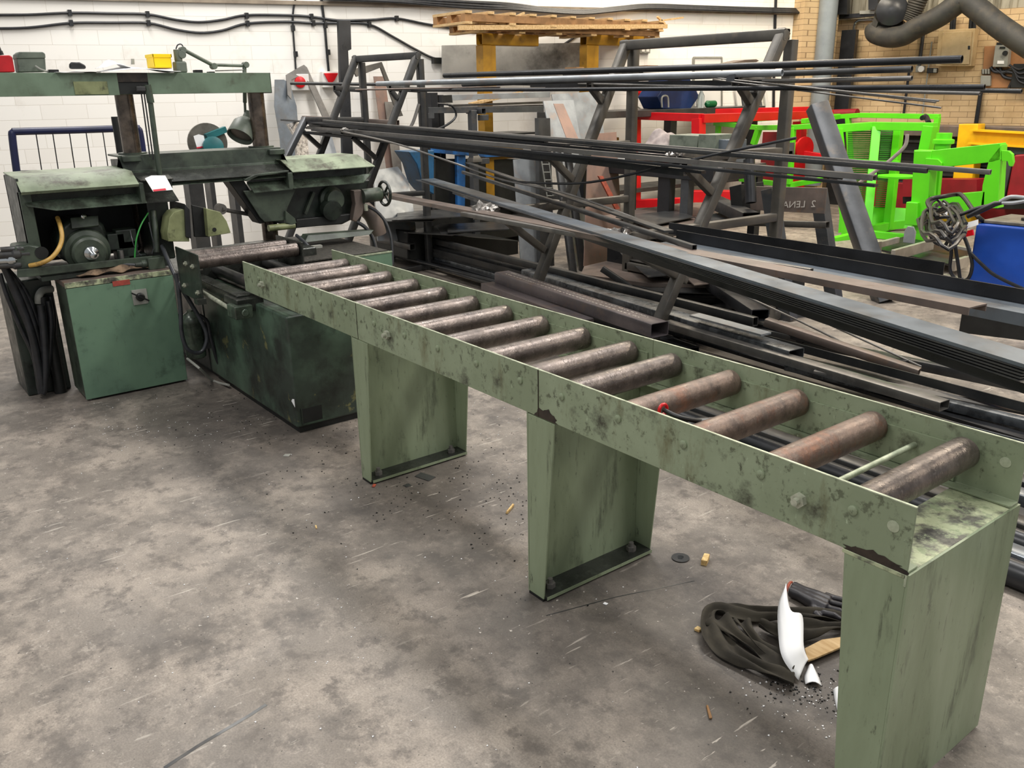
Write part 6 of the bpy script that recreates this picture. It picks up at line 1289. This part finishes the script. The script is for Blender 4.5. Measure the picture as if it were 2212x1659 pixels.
for k, pl in enumerate([[(2048, 480), (2055, 540), (2052, 580), (2062, 600), (2080, 606), (2094, 598), (2100, 570), (2090, 530), (2075, 490), (2085, 475)], [(2040, 480), (2060, 520), (2068, 560), (2074, 604)], [(2095, 545), (2120, 570), (2150, 595), (2212, 625), (2250, 640)],
        [(2010, 475), (2006, 490), (2016, 520), (2040, 530), (2052, 510)], [(2030, 470), (2070, 465), (2110, 450), (2150, 442)]]):
    MB().tube(smooth_path([Yw(*p) for p in pl], 5), .014, 8).build('cable', 'rubber', t)
MB().tube([Yw(2090, 468), Yw(2115, 456), Yw(2150, 440), Yw(2165, 438)], [.018, .024, .022, .014], 12).build('electrode_handle', 'rubber', t)
MB().tube(smooth_path([Yw(2165, 438), Yw(2190, 438), Yw(2235, 430)]), .014, 8).tube(smooth_path([Yw(2160, 436), Yw(2185, 425), Yw(2235, 430)]), .014, 8).build('electrode_clamp', 'galv', t)
MB().slab([Yw(2085, 482), Yw(2112, 474), Yw(2112, 486), Yw(2088, 494)], (0, .01, 0)).build('label', 'paper', t)
MB().slab([Yw(2082, 500), Yw(2100, 496), Yw(2102, 508), Yw(2086, 512)], (0, .02, 0)).build('red_tag', 'red', t)
# ------------------------------------------------------------------ floor litter
def blk(px, py, dx, dy, dz, rz, name, mat, label, cat, seed=0):
    p = Z(px, py); c_, s_ = math.cos(rz), math.sin(rz); r = random.Random(seed+px)
    q = [V3((p.x+c_*a*dx/2-s_*b*dy/2, p.y+s_*a*dx/2+c_*b*dy/2, 0)) for a, b in ((-1, -1), (1, -1), (1, 1), (-1, 1))]
    m = MB().hexa([v+V3((0, 0, .0005)) for v in q]+[v+V3((r.uniform(-.1, .1)*dx, r.uniform(-.1, .1)*dy, dz)) for v in q])
    return tag(m.build(name, mat, bev=min(dz, .004)*.5), label, cat)
c = Z(1470, 1206); w_ = tag(MB().lathe((c.x, c.y, .001), (0, 0, 1), [(0, .012), (0, .034), (.003, .034), (.003, .012)], 28).build('washer', 'steel_dark'), 'flat round dark washer lying near the middle conveyor leg', 'washer')
MB().lathe((c.x, c.y, .004), (0, 0, 1), [(0, .008), (0, .012), (.002, .012), (.002, .008)], 20).build('inner_ring', 'chrome', w_)
blk(1523, 1215, .022, .055, .022, .5, 'wood_offcut', 'wood_chip', 'small yellow wood block on the floor beside the dark washer', 'wood')
blk(1101, 1102, .012, .075, .012, .55, 'wood_splinter', 'wood_chip', 'pale wood splinter on the floor between the two inner conveyor legs', 'wood')
blk(1531, 1540, .007, .055, .006, .9, 'brass_strip', 'timber_dark', 'small brass coloured strip on the floor in the foreground', 'metal strip')
blk(918, 1030, .09, .05, .003, .3, 'metal_scrap', 'steel_dark', 'dark square metal scrap beside the first conveyor leg', 'scrap')
blk(880, 1049, .03, .03, .003, .1, 'metal_scrap', 'steel_dark', 'smaller dark metal scrap near the first conveyor leg', 'scrap')
blk(808, 1050, .015, .03, .005, .8, 'wood_chip', 'rust_red', 'tiny reddish chip at the foot of the first conveyor leg', 'chip')
blk(620, 984, .03, .03, .003, .8, 'bottle_cap', 'iso_grey', 'small pale disc on the floor in front of the saw base', 'disc')
blk(683, 1139, .008, .03, .004, 1.2, 'wood_sliver', 'wood_chip', 'thin pale wood sliver on the open floor left of the legs', 'wood')
blk(1308, 1305, .015, .012, .004, .2, 'paper_scrap', 'paper', 'tiny white scrap on the floor between middle and end legs', 'scrap')
blk(1508, 1362, .02, .02, .01, .2, 'crumb', 'wood_chip', 'pale crumb of debris at the left tip of the dark cloth', 'scrap')
# dark cloth strip heap
def strip(ctrl, width, name, mat, label, seed, cat='cloth', th=.004, par=None):
    P_ = smooth_path([Z(a, b, z) for a, b, z in ctrl], 7); n = len(P_); m = MB(); W_ = 7
    vs = []
    for i, p in enumerate(P_):
        d = (P_[min(i+1, n-1)]-P_[max(i-1, 0)]); d.z = 0; d.normalize(); s_ = V3((-d.y, d.x, 0))
        for j in range(W_):
            v = j/(W_-1)-.5; vs.append(p+s_*width*v*(.8+.3*math.sin(i*.35+seed))+V3((0, 0, .016*math.cos(v*9+i*.3+seed)+.008*noise.noise(V3((i*.3, j*.7, seed)))+.018)))
    fs = [(i*W_+j, i*W_+j+1, (i+1)*W_+j+1, (i+1)*W_+j) for i in range(n-1) for j in range(W_-1)]
    m.add(vs, fs); o = m.build(name, mat, par, solid=th, sub=1, ang=3)
    return tag(o, label, cat) if label else o
t = thing('dark_rag', Z(1660, 1400), 'crumpled dark brown cloth lying on the floor by the end leg', 'cloth')
strip([(1830, 1345, .0), (1740, 1335, .01), (1640, 1335, .01), (1560, 1322, .01), (1530, 1335, .01), (1540, 1375, .01), (1580, 1420, .01), (1650, 1455, .01), (1715, 1475, 0)], .085, 'outer_fold', 'cloth_olive', None, 1, par=t)
strip([(1545, 1345, .01), (1600, 1390, .015), (1660, 1420, .02), (1720, 1450, .01)], .09, 'inner_fold', 'cloth_olive', None, 2, par=t)
strip([(1600, 1350, .01), (1640, 1400, .02), (1700, 1425, .02)], .08, 'inner_fold', 'cloth_olive', None, 3, par=t)
strip([(1640, 1355, .02), (1700, 1370, .02), (1780, 1365, .02), (1840, 1365, .01)], .08, 'inner_fold', 'cloth_olive', None, 5, par=t)
# glove
t = thing('work_glove', Z(1760, 1290), 'black rubber coated work glove lying flat with a red cuff edge', 'glove')
def gz(a, b, z): return Z(a, b, z)
m = MB()
cuff, wr, palm, kn = gz(1710, 1272, .02), gz(1732, 1282, .022), gz(1762, 1296, .026), gz(1790, 1306, .026)
for off in (-1, 0, 1):
    s_ = V3((-.35, .94, 0))*.022*off; m.tube([cuff+s_*.9, wr+s_*.8, palm+s_*1.1, kn+s_*1.2], [.019, .019, .022, .018], 12)
for k, (a, b, L_) in enumerate([(1800, 1292, .062), (1798, 1303, .068), (1794, 1315, .062), (1786, 1326, .05)]):
    r0 = gz(a, b, .024); d = (gz(a+40, b+16, .02)-r0).normalized(); m.tube([r0-d*.03, r0, r0+d*L_*.5+V3((0, 0, .006)), r0+d*L_], [.012, .0125, .0115, .008], 10)
r0 = gz(1758, 1312, .022); m.tube([r0-V3((0, -.02, 0)), r0, r0+V3((.03, -.03, .0)), r0+V3((.055, -.035, -.005))], [.015, .014, .013, .009], 10)
m.build('glove_body', 'glove', t, remesh=.004)
cd_ = (cuff-wr).normalized(); MB().tube([cuff+V3((-.35, .94, 0))*v*.038+cd_*.012+V3((0, 0, .014*math.cos(v*1.5))) for v in (-1, -.5, 0, .5, 1)], .005, 8).build('cuff_trim', 'rust_red', t)
# paper strip curled upright, and cardboard
def psheet(pts, name, mat, label, cat):
    P_ = [Z(a, b, z) for a, b, z in pts]; n = len(P_)//2
    m = MB(); L1 = smooth_path(P_[:n], 6); L2 = smooth_path(P_[n:][::-1], 6)
    vs = []; K = 5
    for a, b in zip(L1, L2):
        for j in range(K+1): vs.append(a.lerp(b, j/K)+V3((0, 0, .012*math.sin(PI*j/K))))
    m.add(vs, [(i*(K+1)+j, i*(K+1)+j+1, (i+1)*(K+1)+j+1, (i+1)*(K+1)+j) for i in range(len(L1)-1) for j in range(K)])
    return tag(m.build(name, mat, solid=.0015, ang=3), label, cat)
psheet([(1697, 1266, .09), (1681, 1310, .08), (1682, 1380, .07), (1692, 1425, .05), (1725, 1470, .01), (1746, 1425, .03), (1736, 1395, .07), (1733, 1330, .08), (1708, 1318, .09), (1698, 1268, .09)], 'torn_paper', 'paper', 'torn white paper curling upright over the dark cloth', 'paper')
psheet([(1746, 1440, .012), (1738, 1460, .01), (1740, 1478, .006), (1775, 1482, .006), (1768, 1462, .01), (1758, 1442, .012)], 'torn_paper', 'paper', 'small crumpled white paper scrap below the curled paper', 'paper')
psheet([(1800, 1490, .003), (1803, 1510, .003), (1811, 1545, .003), (1830, 1545, .003), (1830, 1510, .003), (1820, 1490, .003)], 'torn_paper', 'paper', 'white paper edge poking out from behind the end leg', 'paper')
tag(MB().slab([Z(*p, .02) for p in [(1738, 1404), (1775, 1385), (1825, 1378), (1830, 1395), (1800, 1408), (1760, 1425), (1745, 1430)]], (0, 0, .006)).build('cardboard_piece', 'timber'), 'torn piece of brown board between the paper and the end leg', 'board')
r = random.Random(21); m = MB()
def crumb(m, x, y, s):
    a = r.uniform(0, 6.28); m.slab([(x+math.cos(a+k*2.1)*s*r.uniform(.5, 1), y+math.sin(a+k*2.1)*s*r.uniform(.5, 1), .0005) for k in range(3)], (0, 0, s*.5))
for cx, cy, sx, sy, n, s in ((1740, 1500, 60, 22, 120, .004), (640, 900, 150, 60, 220, .004), (950, 1060, 180, 60, 200, .0045), (1150, 1150, 60, 120, 80, .004)):
    for _ in range(n): p = Z(r.gauss(cx, sx), r.gauss(cy, sy)); crumb(m, p.x, p.y, s*r.uniform(.5, 1.5))
tag(m.build('black_swarf', 'black'), 'scattered black grit and swarf on the floor round the machine feet', 'swarf', kind='stuff')
m = MB()
for cx, cy, sx, sy, n in ((1740, 1510, 70, 40, 90), (330, 925, 120, 25, 120), (1090, 950, 60, 100, 90), (700, 1250, 500, 200, 160), (1900, 1600, 60, 60, 30)):
    for _ in range(n): p = Z(r.gauss(cx, sx), r.gauss(cy, sy)); crumb(m, p.x, p.y, .003*r.uniform(.5, 1.5))
tag(m.build('pale_chips', 'paper'), 'scattered pale chips and sawdust specks on the concrete', 'debris', kind='stuff')

# ---- saw cut joint in the slab
for k_, (pp, w_) in enumerate([([(355, 1659), (430, 1610), (540, 1545), (575, 1522)], .012), ([(1180, 1330), (1330, 1290), (1500, 1255)], .004)]):
    P_ = [Z(a, b) for a, b in pp]; m = MB()
    for a, b in zip(P_[:-1], P_[1:]):
        d = (b-a).normalized(); s_ = V3((-d.y, d.x, 0))*w_/2; m.add([a-s_+V3((0, 0, .0006)), b-s_+V3((0, 0, .0006)), b+s_+V3((0, 0, .0006)), a+s_+V3((0, 0, .0006))], [(0, 1, 2, 3)])
    tag(m.build('trim_%d' % (4+k_), 'steel_dark'), kind='structure')

t = thing('dark_filler_bin', (-4.0, 4.15, 0), 'low black bin of offcuts added as dark filler behind the large rack', 'bin')  # bin added to darken the bright gap behind the rack
MB().bx(-4.95, -3.15, 3.86, 3.88, 0, .42).bx(-4.95, -3.15, 4.3, 4.32, 0, .42).bx(-4.95, -4.93, 3.88, 4.3, 0, .42).bx(-3.17, -3.15, 3.88, 4.3, 0, .42).bx(-4.93, -3.17, 3.88, 4.3, .02, .04).build('bin_body', 'steel_black', t, bev=.003)
r = random.Random(4)
for k in range(9):
    q = V3((-4.8+.19*k, 3.98+.2*r.random(), .3)); d = V3((r.uniform(-.3, .3), r.uniform(-.1, .1), r.uniform(.1, .26)))
    tag(MB().beam(q, q+d, .09, .02).build('steel_offcut', ('steel_dark', 'steel_grey', 'steel_brown')[k % 3]), 'short steel offcut sticking out of the added low black bin', 'offcut', 'steel offcuts sticking out of the added black bin')
